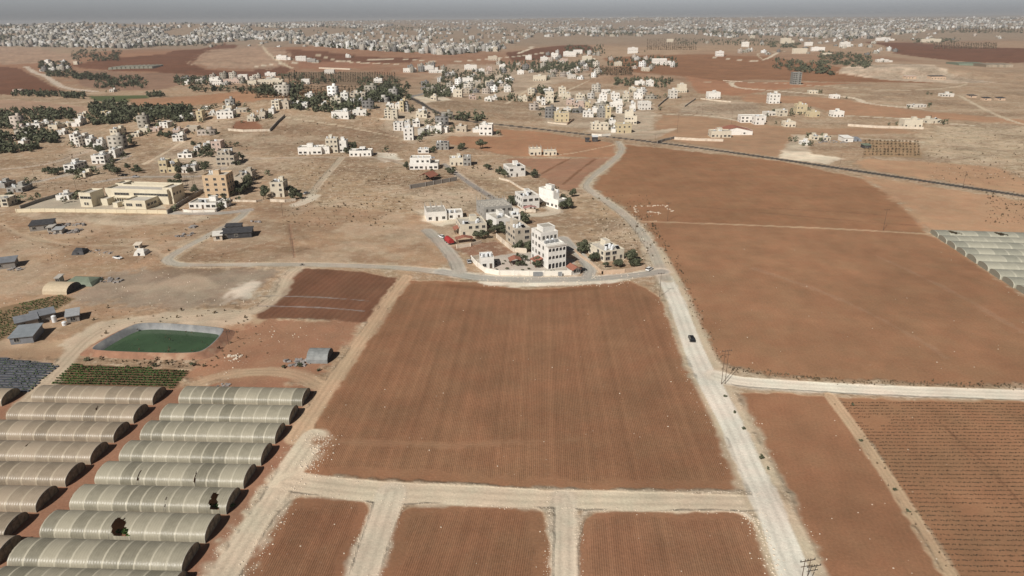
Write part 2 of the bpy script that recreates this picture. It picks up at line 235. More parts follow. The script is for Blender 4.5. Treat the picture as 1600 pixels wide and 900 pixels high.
# name, colour, pixels, softness m, extras dict(f=(angle deg, period m, strength), st=stones, sc=scrub, lab=label)
REG = [
 ('dry_ground', TAN, [(-500, 332), (330, 335), (420, 318), (600, 300), (700, 330), (690, 372), (720, 415), (640, 422), (470, 418), (280, 420), (120, 560), (0, 560), (-500, 600)], 12, dict(sc=.42)),
 ('dry_ground', PINK, [(-300, 68), (60, 75), (130, 90), (120, 98), (70, 100), (0, 100), (-300, 100)], 20, dict()),
 ('field', DRED, [(-400, 98), (10, 104), (36, 108), (60, 122), (100, 142), (60, 146), (-400, 150)], 6, dict(lab='dark red ploughed field beside the pale road of the far valley')),
 ('field', PINK, [(-400, 152), (20, 156), (130, 166), (140, 176), (60, 180), (-400, 178)], 6, dict(lab='pinkish bare field between the two tree belts')),
 ('field', DRED, [(112, 102), (150, 94), (260, 84), (330, 72), (350, 68), (372, 70), (330, 85), (300, 98), (320, 108), (420, 112), (500, 118), (380, 120), (240, 112), (180, 112), (150, 108)], 8, dict(lab='dark red field sweeping round the foot of the domed hill')),
 ('field', (.27, .17, .12), [(100, 112), (200, 113), (300, 116), (390, 122), (330, 124), (250, 140), (190, 142), (130, 135)], 8, dict(lab='dull brown field below the row of far tunnels')),
 ('meadow', GREEN, [(135, 150), (230, 149), (235, 155), (200, 160), (150, 158)], 4, dict(lab='small green meadow in the valley before the cypress clump')),
 ('field', ORG, [(200, 155), (300, 150), (420, 138), (540, 142), (600, 140), (480, 150), (400, 158), (300, 165), (210, 167)], 8, dict(lab='orange red strip of soil behind the wooded hamlet')),
 ('field', DRED, [(420, 78), (520, 82), (660, 90), (640, 98), (520, 100), (440, 92)], 6, dict(lab='dark red field under the edge of the city')),
 ('field', DRED, [(395, 102), (430, 98), (455, 107), (440, 118), (400, 116)], 5, dict(lab='small dark red field at the foot of the domed hill')),
 ('field', (.30, .155, .10), [(460, 96), (540, 96), (600, 98), (560, 106), (470, 107)], 5, dict(lab='red field crossed by white tracks before the city')),
 ('dry_ground', PINK, [(320, 82), (400, 68), (460, 92), (420, 108), (330, 106), (300, 100)], 30, dict(sc=.2)),
 ('orchard_ground', (.22, .155, .105), [(450, 113), (580, 113), (640, 122), (600, 134), (500, 131), (440, 122)], 5, dict(lab='dark furrowed orchard soil behind the tree belt')),
 ('field', DRED, [(790, 82), (905, 70), (930, 78), (860, 92), (800, 96)], 5, dict(lab='dark red slope above the forked white track')),
 ('field', RED, [(940, 90), (1050, 85), (1200, 88), (1320, 106), (1400, 118), (1460, 130), (1300, 128), (1180, 124), (1110, 128), (1060, 118), (980, 112)], 8, dict(lab='wide red field beyond the far villas')),
 ('field', DRED, [(1350, 66), (1450, 68), (1700, 80), (1700, 98), (1500, 96), (1400, 84)], 14, dict(lab='dark red field under the far orchard rows')),
 ('field', (.36, .19, .115), [(1070, 118), (1140, 128), (1340, 130), (1200, 142), (1150, 150), (1090, 145)], 8, dict(lab='brown field round the grey tower block')),
 ('field', (.38, .225, .14), [(1155, 146), (1300, 153), (1430, 172), (1700, 196), (1700, 205), (1480, 186), (1320, 180), (1250, 162), (1160, 160)], 8, dict(lab='light brown field behind the yellow house row')),
 ('field', (.37, .235, .15), [(1035, 180), (1100, 182), (1155, 190), (1240, 200), (1400, 200), (1440, 208), (1250, 212), (1215, 246), (1120, 232), (1030, 216), (1020, 196)], 5, dict(lab='orange tan field around the red-roofed farm')),
 ('dry_ground', (.40, .31, .23), [(1070, 160), (1110, 156), (1180, 160), (1190, 176), (1150, 186), (1060, 178)], 5, dict(sc=.8)),
 ('field', (.43, .27, .17), [(1345, 248), (1440, 252), (1560, 262), (1620, 290), (1700, 318), (1600, 302), (1450, 280), (1340, 262)], 6, dict(lab='smooth tan field above the dark asphalt road')),
 ('dry_ground', (.47, .37, .26), [(1450, 195), (1560, 192), (1700, 205), (1700, 300), (1600, 270), (1540, 250), (1460, 250), (1440, 235)], 25, dict(sc=1.0)),
 ('orchard_ground', (.34, .23, .14), [(1350, 219), (1430, 222), (1445, 247), (1350, 244)], 3, dict(lab='squared orchard soil with young trees above the road')),
 ('field', (.36, .20, .12), [(700, 212), (760, 200), (850, 206), (960, 224), (960, 246), (800, 244), (690, 222)], 4, dict(lab='orange field below the dark asphalt road')),
 ('field', (.33, .19, .125), [(790, 248), (955, 247), (940, 262), (905, 292), (890, 302), (862, 290), (830, 262), (795, 254)], 3, dict(f=(35, 7.0, .1), lab='brown field with two dark wheel lines beside the winding road')),
 ('field', (.29, .158, .09), [(975, 226), (1060, 234), (1220, 252), (1345, 278), (1385, 300), (1430, 340), (1450, 366), (1200, 355), (1003, 349), (975, 325), (935, 300), (925, 290), (955, 262)], 4, dict(f=(-2, 5, .12), lab='broad red field between winding road and dark asphalt road')),
 ('field', (.41, .255, .16), [(1345, 274), (1500, 298), (1700, 330), (1900, 370), (1900, 480), (1620, 372), (1450, 362), (1430, 338), (1385, 300)], 6, dict(sc=.15, lab='tan fallow field above the multi-span greenhouses')),
 ('field', (.30, .165, .096), [(1010, 347), (1200, 352), (1440, 364), (1470, 375), (1545, 425), (1600, 462), (1800, 560), (1900, 620), (1600, 603), (1400, 596), (1200, 586), (1135, 568), (1092, 520), (1072, 470), (1050, 420), (1020, 380)], 3, dict(f=(2, 1.6, .10), lab='largest smooth red field beside the multi-span greenhouses')),
 ('dry_ground', DRY, [(440, 262), (640, 262), (720, 285), (780, 330), (700, 345), (600, 330), (480, 318), (440, 300)], 6, dict(sc=.9)),
 ('dry_ground', DRY, [(700, 262), (800, 285), (900, 300), (960, 318), (1000, 350), (1020, 410), (985, 410), (900, 350), (800, 320)], 5, dict(sc=.8, st=.3)),
 ('hillside', HILL, [(330, 215), (380, 185), (440, 178), (520, 190), (600, 205), (650, 225), (600, 240), (480, 232), (420, 240), (380, 240), (340, 235)], 14, dict(sc=.55)),
 ('orchard_ground', (.26, .13, .08), [(415, 205), (400, 186), (370, 190), (360, 202)], 3, dict(lab='walled red garden plot on the dry hill')),
 ('dry_ground', GREY, [(170, 425), (300, 418), (440, 420), (430, 440), (400, 470), (330, 485), (200, 480), (120, 470)], 9, dict(sc=.2, st=.15)),
 ('dry_ground', WHITE, [(368, 448), (400, 440), (412, 456), (396, 468), (372, 470), (350, 476)], 6, dict(st=.8, w=.6)),
 ('red_soil', (.32, .175, .11), [(355, 500), (480, 497), (560, 503), (530, 560), (490, 596), (330, 600), (280, 590), (340, 545)], 4, dict(st=.2)),
 ('red_soil', (.29, .155, .10), [(-500, 600), (60, 606), (300, 598), (500, 600), (478, 650), (330, 905), (300, 990), (-900, 990)], 4, dict(st=.1)),
 ('dry_ground', TAN2, [(-300, 535), (100, 535), (110, 560), (95, 575), (50, 618), (70, 618), (115, 565), (160, 520), (250, 505), (350, 500), (400, 490), (440, 430), (470, 425), (430, 480), (400, 505), (345, 512), (150, 545), (140, 560), (0, 560)], 4, dict(st=.2)),
 ('field', (.18, .09, .056), [(468, 419), (560, 424), (620, 434), (596, 478), (572, 503), (480, 499), (402, 497), (402, 476), (440, 450)], 1.5, dict(f=(12, 2.4, .5), lab='dark red ploughed plot beside the tan diagonal track')),
 ('field', (.278, .148, .086), [(632, 438), (745, 441), (815, 452), (870, 450), (955, 440), (985, 440), (1015, 452), (1032, 466), (1044, 500), (1054, 535), (1076, 572), (1100, 612), (1126, 662), (1150, 718), (1164, 768), (1090, 766), (870, 764), (600, 749), (472, 742), (482, 712), (504, 684), (488, 655), (520, 600), (575, 520)], 1.3, dict(f=(2.5, .46, .8), st=.05, lab='big central ploughed field with furrows running away')),
 ('field', (.252, .13, .076), [(455, 780), (480, 774), (540, 772), (566, 779), (577, 794), (572, 815), (545, 900), (520, 990), (340, 990), (374, 898), (428, 802)], 1.0, dict(f=(3, .46, .85), st=.05, rim=1, lab='rounded ploughed plot beside the pale diagonal track')),
 ('field', (.258, .136, .079), [(645, 789), (670, 783), (800, 787), (836, 790), (853, 803), (858, 830), (860, 900), (862, 990), (562, 990), (590, 900), (606, 842), (624, 803)], 1.0, dict(f=(8, .46, .85), st=.05, rim=1, lab='middle rounded ploughed plot between two pale lanes')),
 ('field', (.274, .146, .087), [(935, 799), (965, 793), (1040, 800), (1140, 799), (1172, 812), (1190, 840), (1212, 900), (1240, 990), (903, 990), (906, 850), (911, 815)], 1.0, dict(f=(4, .46, .75), st=.05, rim=1, lab='rounded ploughed plot beside the main pale road')),
 ('field', (.295, .155, .09), [(1148, 612), (1230, 614), (1293, 620), (1330, 670), (1400, 775), (1482, 905), (1530, 990), (1320, 990), (1268, 850), (1215, 740), (1165, 660)], 1.5, dict(f=(14, 1.2, .12), lab='smooth red field wedged between main road and footpath')),
 ('field', (.30, .165, .095), [(1312, 622), (1600, 628), (2000, 640), (2400, 990), (1560, 990), (1494, 900), (1400, 750)], 1.5, dict(lab='red field planted with dark dashed rows')),
 ('crop_bed', (.22, .15, .09), [(-60, 494), (95, 460), (114, 468), (60, 500), (0, 532), (-60, 550)], 1.5, dict(lab='strawberry-like bed in thin rows near the grey sheds')),
 ('crop_bed', (.17, .15, .14), [(-80, 555), (0, 558), (95, 570), (48, 613), (-80, 613)], 1.2, dict(lab='bed of bluish mulch rows beside the greenhouses')),
 ('crop_bed', (.16, .10, .06), [(112, 568), (297, 578), (275, 609), (78, 601)], 1.2, dict(lab='bed of dark green rows below the pond')),
 ('courtyard', (.46, .40, .32), [(34, 326), (90, 305), (125, 310), (250, 318), (262, 326), (150, 329)], 1.5, dict(lab='pale paved school yard inside the cream wall')),
 ('courtyard', (.46, .41, .36), [(742, 405), (775, 398), (823, 394), (900, 405), (893, 426), (765, 424)], 1.5, dict(lab='paved garden court of the arcaded white block')),
 ('courtyard', (.62, .53, .42), [(655, 330), (690, 325), (725, 345), (690, 355), (660, 345)], 3, dict(lab='pale yard around the low white house', st=.3)),
 ('garden_plot', (.27, .155, .105), [(700, 386), (726, 384), (752, 380), (776, 375), (802, 395), (770, 401), (738, 403)], 1.5, dict(st=.3, sc=.5, lab='walled plot of rough red soil in the village')),
 ('dry_ground', WHITE, [(750, 440), (820, 441), (905, 439), (985, 434), (960, 442), (880, 447), (800, 449), (755, 445)], 2, dict(w=.9, st=1.0)),
 ('dry_ground', WHITE, [(590, 238), (618, 240), (628, 250), (600, 254), (585, 246)], 3, dict(w=.8)),
 ('dry_ground', PALE, [(1215, 247), (1240, 212), (1262, 210), (1265, 240), (1320, 248), (1290, 256)], 4, dict(st=.3)),
 ('dry_ground', PALE, [(640, 150), (690, 150), (705, 156), (660, 162)], 4, dict()),
 ('dry_ground', (.55, .46, .36), [(925, 202), (1000, 207), (1060, 200), (1020, 218), (960, 214)], 4, dict()),
 ('spoil_bank', (.50, .40, .31), [(1315, 105), (1340, 102), (1460, 101), (1480, 112), (1560, 128), (1500, 130), (1400, 126), (1310, 114)], 6, dict(st=.2, sc=.9)),
 ('dry_ground', (.50, .42, .33), [(836, 160), (870, 145), (930, 140), (1010, 140), (1022, 165), (1020, 205), (940, 214), (905, 200), (860, 196), (840, 180)], 7, dict(w=.75, sc=.6)),
 ('dry_ground', (.47, .39, .30), [(600, 168), (680, 175), (705, 200), (775, 205), (780, 214), (690, 212), (640, 224), (600, 205)], 6, dict(w=.7, sc=.5)),
 ('dry_ground', (.46, .39, .31), [(240, 245), (330, 225), (380, 235), (400, 275), (380, 310), (300, 300), (240, 278)], 6, dict(w=.6, sc=.6)),
 ('dry_ground', (.44, .36, .28), [(80, 265), (110, 230), (180, 210), (200, 235), (160, 262), (110, 280)], 6, dict(w=.6, sc=.6)),
 ('dry_ground', (.52, .43, .33), [(20, 332), (150, 334), (262, 336), (340, 338), (300, 350), (200, 352), (60, 345)], 5, dict(w=.7, sc=.6)),
 ('dry_ground', (.50, .40, .30), [(640, 300), (760, 300), (790, 330), (720, 345), (650, 330)], 8, dict(w=.6, sc=.8)),
 ('dry_ground', (.46, .38, .30), [(700, 100), (900, 100), (930, 122), (870, 130), (800, 150), (700, 150), (640, 150), (680, 120)], 14, dict(w=.55, sc=.4)),
 ('dry_ground', PALE, [(1222, 800), (1250, 830), (1290, 900), (1330, 1000), (1270, 1000), (1232, 880)], 2.5, dict(w=.9, st=.8)),
 ('dry_ground', (.52, .43, .33), [(352, 478), (385, 484), (395, 498), (388, 503), (330, 512), (240, 505), (150, 530), (110, 555), (95, 540), (150, 505), (250, 490)], 3, dict(w=.8, st=.2)),
]
# name, colour, width m, pixels, extras (v = verge width, vc = verge colour)
RD = [
 ('dirt_track', (.50, .40, .30), 4.5, [(466, 418), (448, 430), (438, 455), (415, 478), (380, 492), (300, 497), (200, 500), (145, 520), (105, 560), (60, 612), (30, 640)], dict(soft=1.4, v=2)),
 ('dirt_track', (.44, .31, .21), 4.5, [(505, 606), (460, 582), (400, 580), (350, 586), (310, 600)], dict(soft=1.4, v=1.5)),
 ('path', (.46, .35, .25), 3.5, [(0, 350), (40, 372), (120, 385), (200, 382), (260, 400)], dict(soft=2.2)),
 ('dirt_track', (.52, .37, .25), 4.5, [(634, 434), (606, 470), (578, 512), (545, 556), (512, 606), (480, 655), (462, 684)], dict(soft=1.0, v=1.5, lab='tan diagonal track along the big ploughed field')),
 ('dirt_track', (.60, .51, .395), 5.2, [(490, 682), (462, 722), (432, 768), (386, 838), (338, 916), (290, 1000)], dict(soft=.9, v=3, lab='pale stony track beside the greenhouses')),
 ('dirt_track', (.59, .50, .385), 6.0, [(450, 752), (520, 762), (600, 770), (700, 772), (800, 778), (900, 781), (1000, 783), (1100, 783), (1195, 786)], dict(soft=.8, v=1.5, lab='pale crossing track below the big field')),
 ('dirt_track', (.58, .50, .40), 5.4, [(612, 768), (592, 825), (568, 895), (540, 985)], dict(soft=.7, v=1.5, lab='pale lane between the first two rounded plots')),
 ('dirt_track', (.58, .50, .40), 4.6, [(882, 778), (882, 850), (882, 920), (882, 985)], dict(soft=.7, v=1.2, lab='pale lane between the last two rounded plots')),
 ('verge', (.52, .43, .32), 9.0, [(1300, 1010), (1248, 900), (1222, 830), (1186, 750), (1146, 660), (1110, 590), (1088, 550), (1070, 500), (1052, 455), (1035, 420), (1018, 390)], dict(soft=2.2, v=2)),
 ('dirt_road', (.71, .66, .58), 5.8, [(1290, 1010), (1243, 902), (1217, 830), (1182, 750), (1142, 660), (1106, 592), (1085, 550), (1068, 500), (1053, 462), (1038, 432)], dict(soft=.6, v=.8, lab='main pale road running up to the village')),
 ('dirt_road', (.74, .67, .57), 5.0, [(1118, 586), (1150, 596), (1200, 600), (1300, 606), (1400, 611), (1500, 614), (1700, 621), (1900, 628)], dict(soft=.7, v=1.5, lab='bright side road leaving past the double pole')),
 ('asphalt_road', (.45, .40, .335), 5.0, [(1040, 436), (1030, 415), (1018, 388), (1004, 364), (978, 336), (950, 316), (922, 298), (914, 290), (925, 276), (950, 258), (970, 240), (972, 230), (966, 221)], dict(soft=.7, v=2.2, vc=(.50, .42, .32), lab='winding grey road beyond the village')),
 ('asphalt_road', (.44, .39, .33), 5.0, [(385, 330), (372, 343), (330, 366), (290, 386), (264, 402), (262, 409), (280, 414), (330, 414), (470, 413), (560, 415), (640, 419), (700, 426)], dict(soft=1.0, v=2.5, vc=(.50, .39, .28), lab='worn street bending from school to village')),
 ('asphalt_road', (.42, .39, .35), 6.0, [(690, 424), (760, 436), (850, 437), (930, 436), (1000, 429), (1034, 424)], dict(soft=.8, v=2.5, vc=(.68, .60, .50), lab='village street before the white garden wall')),
 ('lane', (.42, .38, .33), 5.5, [(718, 424), (712, 408), (700, 392), (684, 374), (668, 360)], dict(soft=1.0, v=1, lab='lane climbing past the red canopy')),
 ('lane', (.44, .41, .37), 5.0, [(918, 434), (924, 420), (912, 405), (895, 388), (880, 372)], dict(soft=.8, v=.8, lab='lane between arcaded block and cream house')),
 ('lane', (.30, .27, .25), 4.0, [(694, 256), (730, 284), (765, 306), (800, 326), (815, 338)], dict(soft=.8, v=2.0, vc=(.52, .44, .35), lab='straight dark lane down to the village')),
 ('lane', (.58, .50, .40), 6.0, [(810, 336), (850, 336), (872, 330), (855, 322)], dict(soft=1.2, v=2, lab='pale turning place between the white villas')),
 ('lane', (.46, .38, .29), 4.2, [(465, 320), (484, 306), (504, 280), (524, 258), (534, 246)], dict(soft=.8, v=1.2, lab='straight lane up the dry slope')),
 ('dirt_track', (.66, .58, .47), 9.0, [(462, 320), (484, 312), (492, 306)], dict(soft=2)),
 ('lane', (.45, .36, .28), 4.0, [(400, 248), (450, 246), (534, 245), (600, 246), (650, 262)], dict(soft=1.0, v=1.5, lab='lane along the foot of the dry hill')),
 ('lane', (.44, .38, .32), 4.5, [(-100, 300), (40, 288), (110, 272), (160, 258), (200, 244)], dict(soft=1.4, v=2, lab='lane below the white villas of the slope')),
 ('lane', (.47, .38, .30), 4.0, [(-100, 268), (60, 262), (130, 238), (220, 205)], dict(soft=1.4, v=2)),
 ('lane', (.42, .36, .31), 5.0, [(150, 285), (200, 276), (260, 276), (320, 276), (350, 262)], dict(soft=1.0, v=1, lab='street above the school')),
 ('lane', (.42, .38, .34), 6.0, [(264, 332), (300, 333), (350, 333), (388, 328)], dict(soft=.8, v=1)),
 ('path', (.58, .47, .35), 3.5, [(225, 256), (258, 238), (292, 216)], dict(soft=1.2)),
 ('asphalt_road', (.075, .068, .062), 6.6, [(640, 152), (653, 158), (668, 168), (695, 181), (735, 190), (800, 196), (900, 208), (1000, 219), (1100, 232), (1200, 246), (1300, 261), (1400, 276), (1500, 291), (1600, 306), (1750, 330), (1950, 362)], dict(soft=.5, v=4, vc=(.42, .33, .25), lab='dark asphalt highway crossing the plain')),
 ('asphalt_road', (.26, .25, .24), 7.0, [(640, 152), (662, 146), (676, 138)], dict(soft=1)),
 ('path', (.47, .32, .21), 2.2, [(1003, 346), (1100, 349), (1200, 353), (1320, 358), (1455, 366)], dict(soft=.8)),
 ('path', (.50, .36, .24), 2.6, [(1296, 618), (1330, 662), (1372, 722), (1420, 795), (1486, 898), (1540, 985)], dict(soft=.6, v=.8, lab='narrow footpath between the smooth and the row-planted field')),
 ('path', (.60, .44, .31), 2.0, [(700, 243), (800, 244), (880, 243), (960, 226)], dict(soft=.8)),
 ('path', (.60, .50, .38), 5.0, [(1240, 211), (1300, 212), (1340, 216), (1440, 222)], dict(soft=1.2)),
 ('dirt_track', PALE, 8.0, [(1142, 128), (1146, 137), (1200, 141), (1300, 149), (1342, 154), (1350, 162), (1440, 170)], dict(soft=1.5, lab='pale far track with a hooked bend')),
 ('path', PALE2, 5.0, [(1100, 128), (1200, 129), (1260, 133), (1400, 143), (1480, 138), (1510, 132)], dict(soft=1.5)),
 ('path', PALE, 5.0, [(1300, 180), (1400, 184), (1460, 192), (1520, 196)], dict(soft=1.5)),
 ('path', PALE2, 5.0, [(1500, 150), (1545, 175), (1600, 196), (1700, 215)], dict(soft=1.5)),
 ('path', PALE, 4.0, [(1020, 180), (1060, 178), (1120, 182), (1160, 190)], dict(soft=1.2)),
 ('dirt_track', PALE, 12.0, [(810, 83), (835, 75), (826, 73), (838, 73)], dict(soft=3, lab='forked white track on the far slope')),
 ('dirt_track', PALE, 9.0, [(400, 104), (440, 98), (540, 95), (620, 91), (690, 99), (770, 92), (850, 82)], dict(soft=2)),
 ('path', PALE, 8.0, [(540, 95), (630, 101)], dict(soft=2)),
 ('path', PALE2, 8.0, [(400, 68), (415, 74), (412, 80), (430, 92), (455, 106)], dict(soft=2)),
 ('path', PALE2, 8.0, [(470, 83), (500, 86), (520, 94), (620, 100)], dict(soft=2)),
 ('dirt_road', (.55, .46, .38), 11.0, [(40, 104), (60, 115), (85, 130), (105, 138), (150, 143)], dict(soft=2, lab='pale straight road in the far valley')),
 ('path', PALE2, 5.0, [(1190, 92), (1180, 82), (1230, 80)], dict(soft=2)),
 ('dirt_track', PALE, 9.0, [(1100, 88), (1140, 92), (1180, 96), (1200, 92), (1215, 82)], dict(soft=2)),
 ('path', PALE2, 4.0, [(790, 162), (830, 135), (860, 126)], dict(soft=1)),
 ('path', PALE2, 4.0, [(835, 165), (865, 150), (920, 126)], dict(soft=1)),
 ('path', PALE2, 3.0, [(440, 183), (540, 197), (620, 214)], dict(soft=1)),
 ('scar', (.235, .125, .075), 2.2, [(893, 247), (870, 258), (846, 272)], dict(soft=1.5)),
 ('scar', (.235, .125, .075), 2.2, [(931, 248), (908, 264), (880, 288)], dict(soft=1.5)),
 ('scar', (.24, .13, .078), 1.6, [(1080, 322), (1200, 333), (1330, 345), (1430, 352)], dict(soft=1.5)),
 ('scar', (.25, .135, .08), 1.4, [(1200, 325), (1330, 332), (1420, 340)], dict(soft=1.4)),
 ('scar', (.34, .20, .125), 2.2, [(1180, 420), (1300, 460), (1420, 520), (1480, 560)], dict(soft=2)),
 ('scar', (.34, .20, .125), 2.0, [(1370, 400), (1480, 450), (1600, 520)], dict(soft=2)),
 ('scar', (.19, .10, .06), .5, [(1468, 658), (1500, 690), (1540, 725), (1600, 792)], dict(soft=.4)),
 ('scar', (.31, .175, .105), 2.2, [(500, 690), (600, 692), (720, 697), (800, 690), (900, 688)], dict(soft=2.4)),
 ('scar', (.22, .115, .065), 4.0, [(700, 446), (800, 455), (880, 455), (930, 450)], dict(soft=3)),
 ('scar', (.34, .19, .12), 3.0, [(420, 505), (440, 525), (500, 530), (540, 515), (520, 503)], dict(soft=2, v=1.5)),
 ('scar', (.28, .24, .22), .7, [(408, 462), (500, 464), (575, 470)], dict(soft=.5)),
 ('scar', (.28, .24, .22), .7, [(404, 478), (500, 480), (568, 486)], dict(soft=.5)),
 ('scar', (.30, .18, .12), 1.2, [(452, 350), (456, 375), (460, 402)], dict(soft=1)),
 ('street', (.50, .42, .36), 5.0, [(-20, 202), (10, 212), (30, 218), (60, 212)], dict(soft=1.5)),
]
def smooth_loop(P, k=3):
    P = np.array(P, float)
    for _ in range(k):
        Q = np.roll(P, -1, 0); P = np.stack([P * .75 + Q * .25, P * .25 + Q * .75], 1).reshape(-1, P.shape[1])
    return P
def build_ground():
    # rows spread so that a quad stays about one picture element; far wider than the frame
    ys = []
    for yy in np.arange(1500, 29.35, -1.45 * .78):
        v = (450 - yy) / F; d = (CP + v * SP) / (SP - v * CP); ys.append(CAM_H * d)
    ys = np.array(ys); ys = np.sort(np.concatenate([[-400, -120], ys[ys > 8], np.arange(8100, 20000, 350.0), [70000]]))
    ts = np.linspace(-1.25, 1.25, 1250)
    Y, T = np.meshgrid(ys, ts, indexing='ij'); X = T * (np.abs(Y) * CP + CAM_H * SP) * .98
    nr, nc = Y.shape; x = X.ravel(); y = Y.ravel(); z = terr(x, y)
    n = len(x); col = np.empty((n, 3)); fur = np.zeros((n, 2)); ext = np.zeros((n, 2)); reg = np.zeros(n, np.int32)
    big = fbm(x, y, 260, 4, 3); mid = fbm(x, y, 45, 4, 9); fine = fbm(x, y, 9, 3, 21); vf = fbm(x, y, 2.2, 2, 31)
    base = np.array(TAN)[None] * (1 - mid[:, None]) + np.array((.385, .285, .195))[None] * mid[:, None]
    far = sstep(900, 1500, y)[:, None]; patch = sstep(.42, .58, fbm(x * .7, y * .35, 420, 2, 77))[:, None]
    fc = np.array((.30, .165, .105)) * patch + np.array((.37, .26, .18)) * (1 - patch)
    base = base * (1 - far) + fc * far
    city = sstep(2300, 3200, y)[:, None]; base = base * (1 - city) + np.array((.30, .225, .165)) * city
    dry = np.ones(n); p_pale = sstep(.54, .66, fbm(x, y * 1.3, 34, 4, 51)); p_dark = sstep(.53, .66, fbm(x * .8, y * 1.4, 52, 4, 63))
    col[:] = base; ext[:, 1] = .6 * (1 - far[:, 0]) + .15
    regs = [('ground', 'dusty tan open ground around the villages', 0)]
    jit = (fine - .5) * 2 + (vf - .5) * 1.2
    for name, c, px, soft, ex in REG:
        P = np.array([gp(a, b)[:2] for a, b in px]); m = soft * 4 + 6
        if 'rim' in ex: P = smooth_loop(P, 1)
        idx = np.where((x > P[:, 0].min() - m) & (x < P[:, 0].max() + m) & (y > P[:, 1].min() - m) & (y < P[:, 1].max() + m))[0]
        if len(idx) == 0: continue
        qx = x[idx]; qy = y[idx]; inside = np.zeros(len(idx), bool); d2 = np.full(len(idx), 1e18)
        for i in range(len(P)):
            ax, ay = P[i]; bx, by = P[(i + 1) % len(P)]
            c1 = ((ay > qy) != (by > qy)); xi = (bx - ax) * (qy - ay) / (by - ay + 1e-12) + ax
            inside ^= c1 & (qx < xi)
            ex_, ey_ = bx - ax, by - ay; t = np.clip(((qx - ax) * ex_ + (qy - ay) * ey_) / (ex_ * ex_ + ey_ * ey_ + 1e-9), 0, 1)
            d2 = np.minimum(d2, (qx - ax - t * ex_) ** 2 + (qy - ay - t * ey_) ** 2)
        sdist = np.where(inside, 1, -1) * np.sqrt(d2) + jit[idx] * soft * .8
        wgt = sstep(-soft * .5, soft * .5, sdist) * ex.get('w', 1)
        cc = np.array(c)[None] * (1 + .16 * (mid[idx] - .5) + .14 * (fine[idx] - .5) + .12 * (big[idx] - .5))[:, None]
        if name == 'spoil_bank': cc = cc * (1 + 1.3 * (fbm(x[idx] * .95 + y[idx] * .35, y[idx] * .12, 22, 3, 91) - .5))[:, None]
        if name in ('dry_ground', 'hillside', 'spoil_bank'): cc = cc * (1 + .35 * (fine[idx] - .5) + .25 * (mid[idx] - .5))[:, None]
        col[idx] = col[idx] * (1 - wgt[:, None]) + cc * wgt[:, None]
        if 'rim' in ex:                                                         # bulldozed stones left along the plot edge
            rw = (np.exp(-((sdist + 1.1 + (mid[idx] - .5) * 1.5) / .75) ** 2) * (.25 + 1.1 * fine[idx]))[:, None].clip(0, 1)
            col[idx] = col[idx] * (1 - rw) + np.array((.70, .60, .49))[None] * rw
        f = ex.get('f'); ins = sdist > 0
        k = idx[ins]
        if f:
            a = R(f[0]); per = f[1]
            fur[k, 0] = (x[k] * math.cos(a) - y[k] * math.sin(a)) / per * 2 * math.pi; fur[k, 1] = f[2] * (sstep(2.2, 4.2, sdist[ins] + (fine[k] - .5) * 4) if per < .6 else sstep(0, max(soft * .8, .5), sdist[ins]))
        else: fur[k, 1] *= 0
        isdry = name in ('dry_ground', 'hillside', 'spoil_bank'); dry[idx] = dry[idx] * (1 - wgt) + (1.0 if isdry else 0.0) * wgt
        ext[idx, 0] = ext[idx, 0] * (1 - wgt) + ex.get('st', 0) * wgt; ext[idx, 1] = ext[idx, 1] * (1 - wgt) + ex.get('sc', .0) * wgt
        if 'lab' in ex: regs.append((name, ex['lab'], 0)); reg[k] = len(regs) - 1
    nearw = dry * (1 - sstep(1100, 1900, y)); wa = (p_pale * .42 * nearw)[:, None]; wb = (p_dark * .48 * nearw)[:, None]
    col = col * (1 - wa) + np.array((.52, .415, .31))[None] * wa; col = col * (1 - wb) + np.array((.20, .13, .083))[None] * wb
    for name, c, wd, px, ex in RD:
        P = np.array([gp(a, b)[:2] for a, b in px]); v = ex.get('v', 0); m = wd / 2 + v * 2 + 6
        # round the corners
        for _ in range(2):
            q = [P[0]]
            for a, b in zip(P[:-1], P[1:]): q += [a * .75 + b * .25, a * .25 + b * .75]
            P = np.array(q + [P[-1]])
        idx = np.where((x > P[:, 0].min() - m) & (x < P[:, 0].max() + m) & (y > P[:, 1].min() - m) & (y < P[:, 1].max() + m))[0]
        qx = x[idx]; qy = y[idx]; d2 = np.full(len(idx), 1e18)
        for i in range(len(P) - 1):
            ax, ay = P[i]; bx, by = P[i + 1]; ex_, ey_ = bx - ax, by - ay
            t = np.clip(((qx - ax) * ex_ + (qy - ay) * ey_) / (ex_ * ex_ + ey_ * ey_ + 1e-9), 0, 1)
            d2 = np.minimum(d2, (qx - ax - t * ex_) ** 2 + (qy - ay - t * ey_) ** 2)
        d = np.sqrt(d2); soft = ex.get('soft', 1)
        if v:
            vc = np.array(ex.get('vc', tuple(q * .9 for q in c))); wv = (1 - sstep(wd / 2, wd / 2 + v, d + jit[idx] * v * .8)) * .85
            col[idx] = col[idx] * (1 - wv[:, None]) + (vc[None] * (1 + .5 * (fine[idx] - .5))[:, None]) * wv[:, None]
            ext[idx, 0] = np.maximum(ext[idx, 0], wv * .7); fur[idx, 1] *= 1 - wv
        dd = wd / 2 - d + jit[idx] * soft * .6 + (mid[idx] - .5) * wd * .35; wgt = sstep(-soft * .5, soft * .5, dd)
        wear = 1 + .10 * (mid[idx] - .5) + .12 * (fine[idx] - .5) - .15 * np.exp(-((d - wd * .2) / (wd * .09)) ** 2) * (.5 + fine[idx])
        col[idx] = col[idx] * (1 - wgt[:, None]) + np.array(c)[None] * wear[:, None] * wgt[:, None]
        fur[idx, 1] *= 1 - wgt; ext[idx, 0] *= 1 - .8 * wgt; ext[idx, 1] *= 1 - wgt
